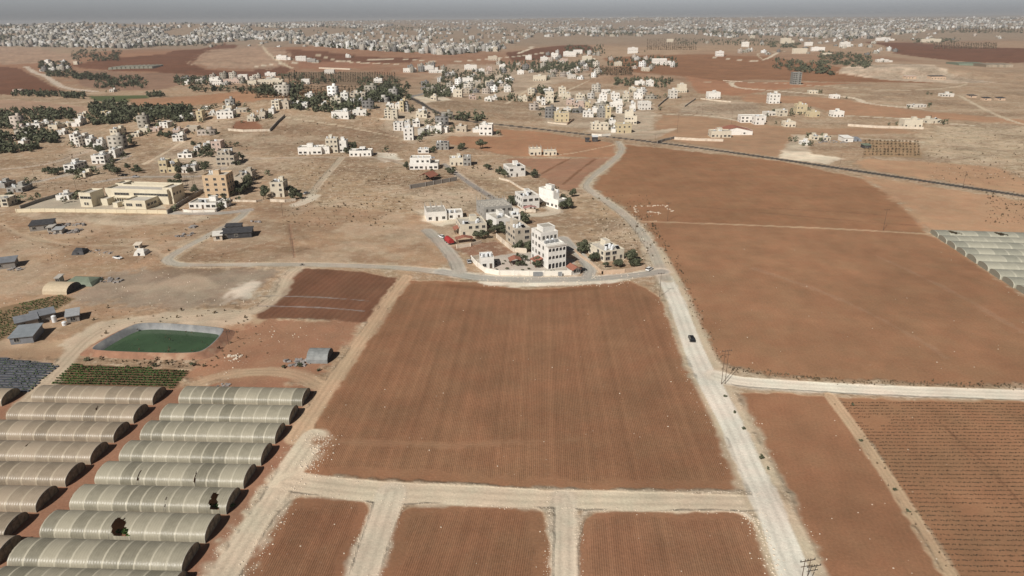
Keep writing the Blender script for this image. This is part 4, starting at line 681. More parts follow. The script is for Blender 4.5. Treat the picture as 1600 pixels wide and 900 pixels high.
B = [
 ('hillside hamlet over the school', 'slope', [
  (466, 502.5, 241.5, 11, 'white', 11, 2, 1), (510, 528, 239, 22, 'cream', 9, 5, 3), (530, 542, 238, 18, 'white', 9, 3, 2), (546, 580, 244.5, 9, 'white', 10, 2, 1),
  (424, 444.5, 308, 23, 'cream', 10, 2, 3), (296, 339, 326, 9.5, 'white', 11, -2, 1), (366.6, 393, 284, 14, 'beige', 12, 4, 2),
  (339, 366, 259, 22, 'beige', 13, 6, 3), (331, 345.6, 236, 15, 'pink', 10, 3, 2), (278, 300, 247, 7, 'white', 10, 0, 1), (250, 262, 270, 19, 'yellow', 9, 2, 2), (263, 275, 270, 15, 'yellow', 9, 2, 2),
  (284, 293, 270, 9, 'pale', 8, 0, 1), (295, 305, 268, 9, 'pale', 8, 5, 1), (303, 309, 237, 5, 'pale', 7, 0, 1), (318.6, 325, 235, 9, 'white', 7, 0, 2)]),
 ('along the hillside path', 'terrace', [
  (219, 230, 208, 8, 'cream', 9, 0, 1), (249.6, 263, 200, 9, 'white', 10, 0, 2), (270, 288, 211, 8, 'pink', 10, 0, 1), (290, 308, 206, 8, 'beige', 10, 0, 1), (233, 248, 206, 6, 'pink', 9, 0, 1),
  (206, 217, 214, 6, 'cream', 9, 0, 1), (270, 286, 221, 10, 'white', 9, 3, 2)]),
 ('in the row west of the school', 'west', [
  (101, 118, 270, 12.5, 'white', 16, 0, 2), (144, 164, 256, 13, 'white', 12, 2, 2), (172, 181, 247, 13, 'white', 14, 0, 2), (111, 118.6, 226, 16, 'white', 10, 0, 3), (119.5, 125, 229, 15, 'pale', 16, 0, 3),
  (135, 144, 230, 13, 'white', 10, 0, 2), (147, 159.5, 235, 14, 'white', 10, 0, 3), (173, 184.6, 214, 12, 'cream', 14, 0, 2), (11, 34, 301, 7, 'grey', 12, 5, 1), (-14, 11, 324, 13, 'cream', 10, 0, 2),
  (-10, 9, 294, 8, 'grey', 10, 0, 1), (88, 107, 313, 4, 'white', 7, 6, 1), (124, 134, 277, 6, 'cream', 8, 0, 1)]),
 ('between the dark tree belts', 'belt', [
  (112, 124, 198, 11, 'white', 16, 0, 2), (76, 90, 202, 7, 'cream', 14, 0, 1), (93, 108, 198, 6, 'cream', 10, 0, 1), (22, 33, 206, 8, 'pink', 9, 0, 1), (33, 44, 204, 7, 'white', 9, 0, 1), (48, 62, 200, 7, 'white', 9, 0, 1), (62, 76, 197, 6, 'white', 9, 0, 1),
  (30, 54, 216, 4, 'white', 8, 0, 1), (86, 100, 211, 6, 'white', 8, 6, 1), (122, 132, 186, 8, 'cream', 9, 0, 2), (159, 165, 183, 9, 'yellow', 8, 0, 2), (165, 171, 183, 6, 'cream', 8, 0, 1), (29, 38, 226, 4, 'white', 8, 0, 1),
  (339, 364, 186, 12, 'white', 12, 0, 2), (308, 317, 190, 16.5, 'yellow', 9, 0, 3), (275, 288, 190, 6, 'white', 9, 0, 1), (348, 363, 173, 8, 'cream', 9, 0, 2), (367, 385, 176, 6, 'beige', 10, 0, 1), (315, 325.5, 172, 5, 'white', 9, 0, 1),
  (400, 414, 186, 11, 'beige', 12, 0, 2), (386, 399, 190, 9, 'cream', 9, 0, 2), (290, 304, 186, 5, 'pale', 9, 0, 1), (326, 337, 181, 5, 'pale', 9, 0, 1), (230, 238, 176, 5, 'white', 8, 0, 1)]),
 ('behind the dry hill crest', 'crest', [
  (425, 437, 171, 14, 'cream', 11, 0, 3), (438, 451.5, 170, 12, 'beige', 10, 0, 2), (477, 489, 156, 9, 'white', 9, 0, 2), (471, 480, 169, 8, 'white', 9, 0, 1), (517, 532.5, 165, 12, 'cream', 10, 0, 2),
  (533, 544, 161.5, 16, 'white', 9, 0, 3), (547, 571, 154, 9, 'beige', 10, 0, 2), (544.5, 553, 161.5, 7, 'white', 8, 0, 1), (518, 545, 184.6, 10, 'white', 12, -3, 1), (551, 572, 180, 7.5, 'white', 10, 0, 1), (502, 508, 166, 4, 'white', 7, 0, 1),
  (420, 428, 178, 8, 'white', 8, 0, 1), (556, 566, 163, 7, 'grey', 8, 0, 1), (455, 466, 166, 5, 'pale', 8, 0, 1)]),
 ('white hamlet beside the highway bend', 'bend', [
  (601, 611, 185, 13, 'cream', 11, 2, 3), (611.5, 621, 186, 14, 'cream', 11, 0, 3), (625, 631, 174, 16, 'yellow', 8, 0, 3), (632, 638, 174, 14, 'grey', 8, 0, 3), (649.6, 667, 183, 9, 'cream', 10, 0, 2), (615, 630, 204, 12.5, 'white', 10, 0, 3),
  (631, 646, 219, 19, 'white', 12, 3, 3), (653, 663, 212, 10, 'pale', 9, 0, 2), (645, 656, 198, 9, 'white', 9, 0, 2), (663.5, 670, 210, 10, 'white', 10, 0, 2), (680, 690, 208, 12, 'white', 10, 0, 2), (690.5, 699, 207, 8, 'white', 9, 0, 1),
  (712, 728.7, 205.4, 8.5, 'beige', 9, 0, 1), (749, 769, 211, 15.5, 'white', 14, -4, 2), (739, 749, 207, 5, 'white', 8, 0, 1), (672, 681, 205, 6, 'pale', 8, 0, 1), (631.5, 640, 198, 7, 'pale', 8, 0, 1), (603, 615, 168, 5, 'white', 8, 0, 1), (617, 625, 170, 7, 'pale', 8, 0, 1)]),
 ('scattered above the highway bend', 'upper', [
  (708, 722, 151.4, 11, 'cream', 10, 0, 2), (722, 733, 146, 8, 'beige', 10, 0, 2), (733, 744, 155, 5, 'pink', 9, 0, 1), (743, 754.5, 138, 10, 'beige', 10, 0, 2), (788, 798, 144, 9, 'white', 9, 0, 2), (673, 682, 156, 6, 'cream', 9, 0, 1),
  (757, 768, 158, 5, 'white', 9, 0, 1), (768, 777, 156, 5, 'white', 9, 0, 1), (722, 739, 130, 8, 'white', 10, 0, 1), (748, 757, 115, 7, 'white', 9, 0, 1), (758, 773, 134, 7, 'cream', 10, 0, 1), (760, 769, 113, 8, 'pink', 9, 0, 2), (726, 745, 109, 7, 'white', 10, 0, 1),
  (763, 777, 94, 6, 'cream', 9, 0, 1), (670, 695, 114, 4, 'white', 10, 0, 1), (660, 678, 110, 7, 'white', 9, 0, 1), (630, 650, 113, 6, 'white', 9, 0, 1), (584, 597, 129, 6, 'white', 9, 0, 1), (774, 786, 124, 6, 'beige', 9, 0, 1), (780, 790, 106, 5, 'white', 9, 0, 1)]),
 ('dense cluster across the highway', 'cluster', [
  (867, 889, 190, 13.5, 'yellow', 12, 2, 2), (873, 884, 151, 14, 'cream', 9, 0, 3), (852, 865, 160, 16, 'cream', 12, 0, 3), (879, 892, 155, 10, 'cream', 9, 0, 2), (900, 913.6, 158, 10, 'cream', 10, 0, 2), (885, 898, 164, 8, 'pink', 9, 0, 2),
  (898.5, 913, 167, 8, 'pink', 9, 0, 2), (846, 852, 164, 10, 'white', 10, 0, 2), (839, 845.5, 160, 8, 'white', 9, 0, 2), (825, 835, 148, 8.5, 'cream', 9, 0, 2), (809, 824, 158, 7, 'cream', 9, 0, 1), (940.6, 954, 146.5, 6, 'white', 9, 0, 1),
  (936, 948, 161.5, 13, 'white', 10, 0, 3), (931, 942, 168, 12, 'white', 9, 0, 2), (955, 968, 155, 9, 'white', 9, 0, 2), (954, 973, 167, 11, 'white', 9, 0, 2), (974, 983, 159, 14, 'cream', 11, 0, 3), (946, 954.5, 184, 16, 'yellow', 10, 0, 4), (936, 945.8, 184, 15, 'grey', 10, 0, 4),
  (976, 994.6, 194, 19, 'cream', 12, 0, 3), (910.5, 927, 183, 9, 'white', 9, 0, 2), (924, 950.7, 203, 10, 'cream', 10, 0, 2), (964.5, 987, 208, 14, 'yellow', 10, 0, 2), (984.5, 993, 173, 12, 'white', 8, 0, 2), (985, 1000, 144, 6.5, 'cream', 10, 0, 1),
  (1002, 1017.7, 172, 12.5, 'white', 11, 12, 2), (991, 1004, 155, 10, 'white', 9, 0, 2), (953, 962, 196, 8, 'white', 8, 0, 1), (926, 934, 176, 7, 'white', 8, 0, 1), (867, 874, 178, 6, 'white', 8, 0, 1), (915, 924, 168, 8, 'yellow', 8, 0, 2), (880, 892, 175, 5, 'pale', 8, 0, 1), (963, 972, 177, 8, 'white', 8, 0, 2), (955, 962, 207, 6, 'white', 8, 0, 1)]),
 ('on the plain beyond the cluster', 'plain', [
  (1055, 1073.5, 145, 12.5, 'cream', 11, 2, 2), (1046.5, 1058.5, 154, 13, 'pale', 10, 0, 3), (1107, 1125.6, 154.5, 10, 'white', 12, 0, 1), (1010, 1021, 135, 9, 'white', 10, 0, 2), (992.5, 1007, 133, 6, 'white', 9, 0, 1), (1157, 1196, 191.6, 10.5, 'white', 12, -2, 2),
  (1111, 1142, 215, 10, 'cream', 12, -2, 1), (1201, 1218, 162, 15, 'white', 10, -2, 3), (1244, 1260, 178, 14.5, 'yellow', 10, -2, 2), (1265, 1281.7, 183, 8, 'yellow', 9, 0, 1), (1302, 1319, 183, 9, 'white', 10, 0, 1), (1217, 1231, 182, 10, 'cream', 10, 0, 2),
  (1180, 1194.5, 195, 13, 'white', 10, 0, 2), (1226, 1243, 198.5, 8, 'cream', 10, 0, 1), (1264, 1278, 146, 4.5, 'cream', 9, 0, 1), (1300.5, 1313, 154, 5.5, 'white', 9, 0, 1), (1272, 1284, 219, 6, 'cream', 9, 0, 1), (1286, 1298, 220, 5.5, 'cream', 9, 0, 1), (1255, 1266.6, 227, 5, 'white', 8, 0, 1),
  (1412, 1440, 199, 12, 'cream', 11, -3, 1), (1449, 1471, 193, 6.5, 'cream', 9, 0, 1), (1423, 1449, 168, 4, 'pale', 8, 0, 1), (1472, 1491, 151, 4.5, 'pale', 9, 0, 1), (1196, 1212, 181, 6, 'pale', 9, 0, 1)]),
 ('among trees at the far plain edge', 'far villas', [
  (833, 853, 126.5, 8, 'cream', 11, 0, 1), (888, 900, 123, 6, 'pale', 9, 0, 1), (809, 818.6, 116.5, 6, 'white', 9, 0, 1), (821, 830.6, 93, 6, 'white', 9, 0, 1), (861, 872, 91.5, 8, 'white', 10, 0, 2), (880, 900, 88, 7, 'white', 10, 0, 1), (910, 925, 96, 8, 'cream', 10, 0, 1),
  (1020, 1042, 101, 9, 'white', 11, 0, 2), (982, 997, 84, 9, 'white', 11, 0, 2), (1119, 1131, 88, 7.5, 'white', 10, 0, 2), (961, 972, 103, 6, 'cream', 9, 0, 1), (1003, 1015, 111, 5, 'cream', 9, 0, 1), (1159, 1170, 73, 7, 'white', 10, 0, 2), (875, 887, 98, 6, 'pink', 9, 0, 1), (845, 858, 96, 6, 'white', 9, 0, 1),
  (1240, 1262, 84, 8, 'cream', 11, 0, 1), (1268, 1288, 80, 6, 'white', 11, 0, 1), (1313, 1328, 74, 8, 'white', 10, 0, 2), (1220, 1236, 68, 8, 'cream', 9, 0, 1), (1285, 1300, 87, 4, 'cream', 10, 0, 1), (1258, 1270, 72, 6, 'white', 9, 0, 1), (1370, 1392, 64, 5, 'white', 10, 0, 1), (1440, 1470, 66, 5, 'cream', 10, 0, 1),
  (1042, 1052, 66, 5, 'cream', 10, 0, 1), (1370, 1388, 97, 4, 'pale', 10, 0, 1), (896, 910, 84, 6, 'white', 9, 0, 1)]),
 ('hamlet under the far red slope', 'valley hamlet', [
  (327, 345.6, 133, 11, 'white', 11, 0, 3), (349, 374, 130, 6, 'pink', 11, 0, 1), (372, 386, 125, 8, 'white', 11, 0, 1), (387, 400, 133, 7, 'cream', 11, 0, 1), (400, 441, 131, 6, 'cream', 12, 0, 1), (288.5, 295, 132, 5, 'white', 9, 0, 1), (414, 430, 119, 5, 'white', 10, 0, 1), (471, 483.5, 131, 7, 'white', 9, 0, 1),
  (507, 522, 115, 6, 'pale', 9, 0, 1), (432, 448, 93, 6, 'white', 10, 0, 1), (462, 478, 95, 7, 'white', 10, 0, 2), (480, 493, 97, 5, 'grey', 9, 0, 1), (540, 546, 90, 5, 'white', 9, 0, 1), (70, 76, 100, 6, 'white', 9, 0, 1), (89, 97, 110, 6, 'white', 9, 0, 1), (20, 33, 145, 5, 'pink', 9, 0, 1), (115, 121, 101, 5, 'cream', 9, 0, 1), (171, 178, 144, 4, 'pale', 9, 0, 1)]),
]
for desc, key, L in B:
    for t in L:
        x0, x1, yb, h, c, D, rot, fl = t
        house(x0, x1, yb, h, c, D, rot if rot else random.uniform(-6, 8), fl, None, desc)
# the nearest rows of the far town, each its own house, up to about 300 in all
def cityline(px):                                                                # where the town begins, in the photograph
    xs = [-300, 0, 200, 300, 400, 500, 600, 700, 780, 820, 900, 1000, 1050, 1200, 1350, 1420, 1500, 1600, 1900]
    yv = [70, 72, 76, 70, 62, 73, 80, 86, 80, 62, 57, 57, 52, 64, 62, 52, 47, 44, 42]
    return float(np.interp(px, xs, yv))
used = []
def free(p, r):
    for hh in HOUSES:
        if abs(hh['p'][0] - p[0]) < r and abs(hh['p'][1] - p[1]) < r: return False
    return True
cnt = 0; tries = 0
COLS = ['white'] * 5 + ['cream'] * 4 + ['pale'] * 3 + ['beige'] * 3 + ['grey', 'pink']
NEED = max(0, 297 - len(HOUSES))
while cnt < NEED and tries < 6000:
    tries += 1; px = random.uniform(5, 1595); py = cityline(px) - random.random() ** 1.2 * 9
    p = gp(px, py)
    if not free(p, 26): continue
    q = ppm(p); fl = random.choice((1, 2, 2, 3, 3, 4)); wpx = random.uniform(11, 20) * q
    house(px - wpx / 2, px + wpx / 2, py, (3.3 * fl + .6) * q, random.choice(COLS), random.uniform(10, 14), random.uniform(-12, 12), fl, None, 'town edge', 3); cnt += 1
# labels: each by its look and its place in the row it belongs to
def label_houses():
    cls = {}
    for h in HOUSES:
        if h['lab']: tag(h['o'], h['lab'], h['cat']); 
        else: cls.setdefault(h['cl'], []).append(h)
        del h['o']['_c']
    cn = dict(white='white', cream='cream', beige='beige', tan='tan', yellow='yellow', grey='grey', pink='pinkish', pale='pale')
    nf = {1: 'single-storey', 2: 'two-storey', 3: 'three-storey', 4: 'four-storey'}
    for k, L in cls.items():
        if k == 'town edge':
            for h in L:
                seg = int(h['x'] // 200); h['seg'] = ['at the town edge, far left valley side', 'at the town edge behind the domed hill', 'at the town edge above the red fields', 'at the town edge above the highway', 'at the town edge beyond the forked track', 'at the town edge behind the villas', 'at the town edge above the grey tower', 'at the town edge above the spoil bank'][min(seg, 7)]
            segs = {}
            for h in L: segs.setdefault((h['seg'], h['col'], h['fl']), []).append(h)
            for (sg, c, f), G in segs.items():
                G.sort(key=lambda h: h['x'])
                for i, h in enumerate(G):
                    tag(h['o'], (f"{nf[f]} {cn[c]} house {sg}" if len(G) == 1 else f"{ordw(i)} {nf[f]} {cn[c]} house from left {sg}"), 'house', "houses along the town's near edge")
            continue
        segs = {}
        for h in L: segs.setdefault((h['col'], h['fl']), []).append(h)
        for (c, f), G in segs.items():
            G.sort(key=lambda h: h['x'])
            for i, h in enumerate(G):
                if len(G) == 1: t = f"only {nf[f]} {cn[c]} house, {k}"
                else: t = f"{ordw(i)} {nf[f]} {cn[c]} house from left, {k}"
                tag(h['o'], t, 'house', k)
label_houses()

# ------------------------------------------------------------------ hero buildings
def arch_opening(b, cx, z0, w_, h_, y, mi, n=6):                                 # dark arched loggia panel with a projecting surround
    pts = [(cx - w_ / 2, y, z0), (cx + w_ / 2, y, z0)] + [(cx + w_ / 2 * math.cos(a), y, z0 + h_ - w_ / 2 + w_ / 2 * math.sin(a)) for a in np.linspace(0, math.pi, n)]
    b.poly(pts, mi)
def arcade_block():
    p = gp(856.5, 421); rz = R(25); e = empty('apartment_block', (p[0], p[1], 0), rz)
    tag(e, 'tall white four-storey block with rows of arched balconies on the village street', 'apartment block')
    W, D, fh = 8.6, 16.0, 3.35
    b = MB(); b.pbox(0, W, 2.0, D, -1, fh * 3, .5, .25, 0, 1); b.pbox(-.01, W * .98, D * .45, D + .01, fh * 3 - .2, fh * 4.0, .9, .25, 0, 1)
    b.pbox(W * .30, W * .99, D * .62, D - .3, fh * 4, fh * 4.6, .35, .2, 0, 1)
    for k in range(1, 4): b.box(-.06, W + .06, 1.95, D + .06, k * fh - .1, k * fh + .12, 0, bottom=True)
    b.obj('wall', [M['white'], M['roof']], e)
    # arcaded gallery in front: floor slabs, piers and arched spandrels
    for k in range(3):
        g = MB(); z = k * fh; g.box(0, W, 0, 2.0, z - .2, z + .05, 0, bottom=True)
        n = 5; bw = W / n
        for i in range(n + 1): g.box(max(0, i * bw - .17), min(W, i * bw + .17), 0, .3, z + .05, z + fh - .2)
        for i in range(n):                                                       # spandrel following the arch
            x0, x1 = i * bw + .17, (i + 1) * bw - .17; zt = z + fh - .2; r = (x1 - x0) / 2; cx = (x0 + x1) / 2; m = 8
            A = [(cx - r * math.cos(math.pi * t / m), z + 1.75 + r * .95 * math.sin(math.pi * t / m)) for t in range(m + 1)]
            for t in range(m):
                (xa, za), (xb, zb) = A[t], A[t + 1]
                for y in (0, .3): g.poly([(xa, y, za), (xb, y, zb), (xb, y, zt), (xa, y, zt)])
                g.poly([(xa, 0, za), (xb, 0, zb), (xb, .3, zb), (xa, .3, za)])
        g.box(0, .25, .3, 2.0, z + .05, z + fh - .2)
        g.box(W - .25, W, .3, 2.0, z + .05, z + 1.0)
        if k: g.box(.17, W - .17, .03, .15, z + .05, z + .95)
        o = g.obj('arcade', [M['white']], e)
        for i in range(n):
            gl = MB(); x0, x1 = i * bw + .17, (i + 1) * bw - .17; r = (x1 - x0) / 2; cx = (x0 + x1) / 2
            gl.poly([(x0, .22, z + (.95 if k else .1)), (x1, .22, z + (.95 if k else .1))] + [(cx + r * math.cos(a), .22, z + 1.75 + r * .95 * math.sin(a)) for a in np.linspace(0, math.pi, 9)]); gl.obj('arched_window', M['glass'], e)
    s = MB(); s.box(-.25, W + .25, -.25, 2.1, fh * 3 - .2, fh * 3 + .06, 0, bottom=True); s.box(-.2, W + .2, -.2, -.02, fh * 3 + .06, fh * 3 + .5); s.obj('balcony_roof', M['pale'], e)
    for k in range(4):
        for yy in (4.5, 8.2, 11.2, 14.2):
            if k == 3 and yy < 7.5: continue
            link('window', WIN[2] if yy != 8.2 else WIN[0], e, (-.065, yy, k * fh + 1.0), -math.pi / 2)
        for yy in (5, 10, 13.5):
            if k == 3 and yy < 7.5: continue
            link('window', WIN[0], e, (W + .065, yy, k * fh + 1.0), math.pi / 2)
    for i in range(5): link('water_tank', TANKW if i % 2 else TANKB, e, (1.4 + i * 1.2, 4.6 + (i % 2), fh * 3 + .03), .2)
    for i in range(4): link('window', WIN[2], e, (1.4 + 1.9 * i, D * .45 - .005, fh * 3 + 1.1))
    # tiled porch canopy on the long side
    q = gp(833, 408); t = MB(); c = (q[0], q[1], 0)
    t = MB(); t.poly([(-4, -2.6, 2.6), (0, -2.6, 3.6), (0, 2.6, 3.6), (-4, 2.6, 2.6)]); t.poly([(-4, 2.6, 2.45), (0, 2.6, 3.45), (0, -2.6, 3.45), (-4, -2.6, 2.45)])
    for yy in (-2.5, 2.4): t.box(-3.9, -3.7, yy, yy + .15, 0, 2.5)
    o = t.obj('porch_canopy', M['terracotta'], e, (0, 7.0, 0))
arcade_block()
def apartment():
    p = gp(321, 309); q = ppm(p); e = empty('apartment_block', (p[0], p[1], p[2]), R(3)); tag(e, 'tan four-storey apartment block with plain square windows beside the school', 'apartment block')
    W = 36 / q; H = 12.9; D = 13; b = MB(); b.pbox(0, W, 0, D, -1, H, .9, .25, 0, 1)
    for k in (1, 2, 3): b.box(-.04, W + .04, -.04, D + .04, k * H / 4 - .07, k * H / 4 + .07, 0, bottom=True)
    b.obj('wall', [M['tan'], M['roof']], e); s = MB(); s.pbox(W * .35, W * .6, D * .4, D * .7, H, H + 2.6, .2, .15, 0, 1); s.obj('stair_room', [M['tan'], M['roof']], e)
    for k in range(4):
        for i in range(3): link('window', WIN[0], e, (2.4 + i * (W - 4.4) / 2, -.045, k * H / 4 + 1), 0)
        for i in range(3): link('window', WIN[0], e, (W + .045, 2.5 + i * 4, k * H / 4 + 1), math.pi / 2)
    for i in range(4): link('water_tank', TANKW, e, (1.5 + i * 1.6, D * .75, H + .03))
apartment()
def school():
    p = gp(127, 323); a = gp(244, 327); rz = math.atan2(a[1] - p[1], a[0] - p[0]); q = ppm(p)
    e = empty('school', (p[0], p[1], 0), rz); tag(e, 'large cream two-storey school with long window bands behind the cream wall', 'school')
    m = [M['schoolwall'], M['roof']]
    X = lambda px: (px - 127) / q
    b = MB()
    b.pbox(0, X(147), 0, 11, -1, 7.6, .9, .25, 0, 1)                             # front pavilion
    b.pbox(X(147), X(164), 4.5, 11, -1, 3.6, .4, .25, 0, 1)
    b.pbox(X(150), X(257), 11, 22, -1, 7.7, 1.0, .25, 0, 1)                      # long rear range
    b.pbox(X(204), X(240), -1.0, 11, -1, 4.3, .8, .25, 0, 1)                     # low hall
    b.pbox(X(147), X(161), 22, 30, -1, 8.4, .8, .25, 0, 1); b.pbox(X(246), X(262), 13, 24, -1, 8.8, .8, .25, 0, 1)
    b.pbox(X(161), X(250), 28, 31, -1, 7.6, .7, .25, 0, 1)
    b.obj('wall', m, e)
    for i in range(3): link('window', WIN[1], e, (1.4 + i * 2.4 + .4, -.005, 4.9)); 
    for i in range(2): link('window', WIN[2], e, (3.0 + i * 1.6, -.005, 1.2))
    L = X(257) - X(166); n = 19
    for k in range(2):
        for i in range(n):
            xx = X(166) + (i + .5) * L / n
            if 5 <= i <= 6 and k == 1 or (k == 0 and xx > X(202)): continue
            link('window', WIN[1], e, (xx, 10.995, .9 + 4.0 * k))
    for i in range(3):
        link('window', WIN[2], e, (X(209) + i * 1.3, -1.005, 1.7)); link('window', WIN[2], e, (X(225) + i * 1.3, -1.005, 1.7)); link('window', WIN[1], e, (X(240) + .005, 1.5 + 3 * i, 1.6), math.pi / 2)
    for i in range(3): link('window', WIN[0], e, (X(262) + .005, 14.5 + 3 * i, 4.9), math.pi / 2)
    c = MB(); c.box(X(166), X(203), 9.4, 11, 3.55, 3.8, 0, bottom=True)
    for i in range(9): c.box(X(166) + i * 1.55, X(166) + i * 1.55 + .2, 9.5, 9.7, 0, 3.55)
    c.obj('walkway_roof', M['schoolwall'], e)
    s = MB(); s.pbox(X(180), X(188), 1, 5, -.5, 2.6, .2, .15, 0, 1); tag(s.obj('kiosk', m, None, (p[0], p[1], 0), rz), 'small cream kiosk in the middle of the school yard', 'kiosk')
M['schoolwall'] = mat('school_wall', (.68, .62, .49), .85, .06, .4, stain=((.5, .42, .3), .3, .4))
school()
def tower():
    p = gp(1238, 132); q = ppm(p); e = empty('tower_block', (p[0], p[1], p[2]), R(-5)); tag(e, 'tall unfinished grey tower block alone on the far red field', 'tower block')
    W = 15 / q * .85; H = 17.5 / q; b = MB(); 
    for k in range(6): z = k * H / 6; b.box(0, W, 0, 14, z + .3, z + H / 6 - .3); b.box(-.4, W + .4, -.4, 14.4, z - .3, z + .3, bottom=True)
    b.box(W * .55, W * .68, -1.6, 0, 0, H + 2); b.box(-.4, W + .4, -.4, 14.4, H - .3, H + .4)
    b.obj('wall', mat('bare_concrete', (.27, .275, .26), .9, .15, .2), e)
    for k in range(6):
        for i in range(4): link('window', WIN[1], e, (W * (.12 + .24 * i), -.01, k * H / 6 + .8))
tower()
# red gabled pavilion, red-roofed farm wing, gate house, porches, garden canopies
def gable(name, x, yb, W, D, H, rise, rot, roofm, wallm, lab, cat, open_=False):
    p = gp(x, yb); e = empty(name, p, R(rot)); tag(e, lab, cat); b = MB()
    if open_:
        for xx in (-W / 2 + .2, W / 2 - .4):
            for yy in (.2, D / 2, D - .4): b.box(xx, xx + .2, yy, yy + .2, 0, H)
        b.obj('posts', M['wood'], e)
    else:
        b.box(-W / 2, W / 2, 0, D, -.8, H, 0, top=False); b.poly([(-W / 2, 0, H), (W / 2, 0, H), (0, 0, H + rise)]); b.poly([(W / 2, D, H), (-W / 2, D, H), (0, D, H + rise)]); b.obj('wall', wallm, e)
        for i in (-1, 1): link('window', WIN[0], e, (i * W / 4, -.005, 1))
    r = MB(); o = .5; t = .18
    for s in (-1, 1):
        A = [(s * (W / 2 + o), -o, H - .25), (s * (W / 2 + o), D + o, H - .25), (0, D + o, H + rise + .05), (0, -o, H + rise + .05)]
        r.poly(A); r.poly([(x_, y_, z_ - t) for x_, y_, z_ in reversed(A)]); r.poly([A[0], A[3], (0, -o, H + rise + .05 - t), (A[0][0], -o, A[0][2] - t)]); r.poly([A[0], A[1], (A[1][0], A[1][1], A[1][2] - t), (A[0][0], A[0][1], A[0][2] - t)])
    r.obj('roof', roofm, e); return e
gable('pavilion', 664, 283, 8.5, 9, 3.2, 2.3, -28, M['terracotta'], M['cream'], 'pavilion with steep red gabled roof in the walled garden', 'pavilion', True)
gable('farm_wing', 1150, 211, 30, 16, 4, 3.0, 0, M['terracotta'], M['white'], 'long farm wing with one broad red roof', 'farm building')
gable('garage', 901, 429, 3.4, 5, 2.5, 1.0, 25, M['terracotta'], M['pale'], 'small garage with red roof at the end of the white wall', 'garage')
gable('awning', 717.5, 366, 4.2, 5, 2.7, .7, 12, M['terracotta'], M['cream'], 'red awning on posts beside the cream two-storey house', 'awning', True)
gable('awning', 726, 380, 7.5, 3.2, 2.5, .7, 12, M['terracotta'], M['cream'], 'red awning on posts nearest the walled red plot', 'awning', True)
gable('garden_canopy', 806, 415, 4.5, 4, 2.6, .8, 10, M['terracotta'], M['cream'], 'orange tiled garden canopy inside the white wall', 'canopy', True)
gable('porch', 829, 331, 6.5, 2.6, 2.7, .4, 18, mat('pink_tiles', (.40, .22, .2), .8, .15), M['cream'], 'pink porch roof in front of the walled white villa', 'porch', True)

# ------------------------------------------------------------------ yard walls (each run is one wall)
M['schoolfence'] = mat('school_fence', (.70, .62, .46), .85, .06, .4)
def wall_run(px, h, th, m, lab, name='garden_wall', cop=True, cat='wall', posts=False):
    P = [gp(a, b) for a, b in px]; b = MB(); o = P[0]
    for A, B_ in zip(P[:-1], P[1:]):
        n = max(1, int(math.hypot(B_[0] - A[0], B_[1] - A[1]) / 6))
        dx, dy = B_[0] - A[0], B_[1] - A[1]; L = math.hypot(dx, dy); nx, ny = -dy / L * th / 2, dx / L * th / 2
        for i in range(n):
            a = [A[k] + (B_[k] - A[k]) * i / n for k in (0, 1)]; c = [A[k] + (B_[k] - A[k]) * (i + 1) / n for k in (0, 1)]
            za = float(terr(*a)); zc = float(terr(*c))
            lo = [(a[0] - nx, a[1] - ny, za - .6), (c[0] - nx, c[1] - ny, zc - .6), (c[0] + nx, c[1] + ny, zc - .6), (a[0] + nx, a[1] + ny, za - .6)]
            hi = [(q[0], q[1], q[2] + .6 + h) for q in lo]; k = len(b.v); b.v += [(q[0] - o[0], q[1] - o[1], q[2] - o[2]) for q in lo + hi]
            for f in ((0, 1, 5, 4), (1, 2, 6, 5), (2, 3, 7, 6), (3, 0, 4, 7), (4, 5, 6, 7)): b.f.append(tuple(k + j for j in f)); b.m.append(0)
            if posts or i % 1 == 0:
                s = .12 + th / 2; k = len(b.v)
                b.box(a[0] - o[0] - s, a[0] - o[0] + s, a[1] - o[1] - s, a[1] - o[1] + s, za - o[2] - .5, za - o[2] + h + .15)
    tag(b.obj(name, m, None, o), lab, cat)
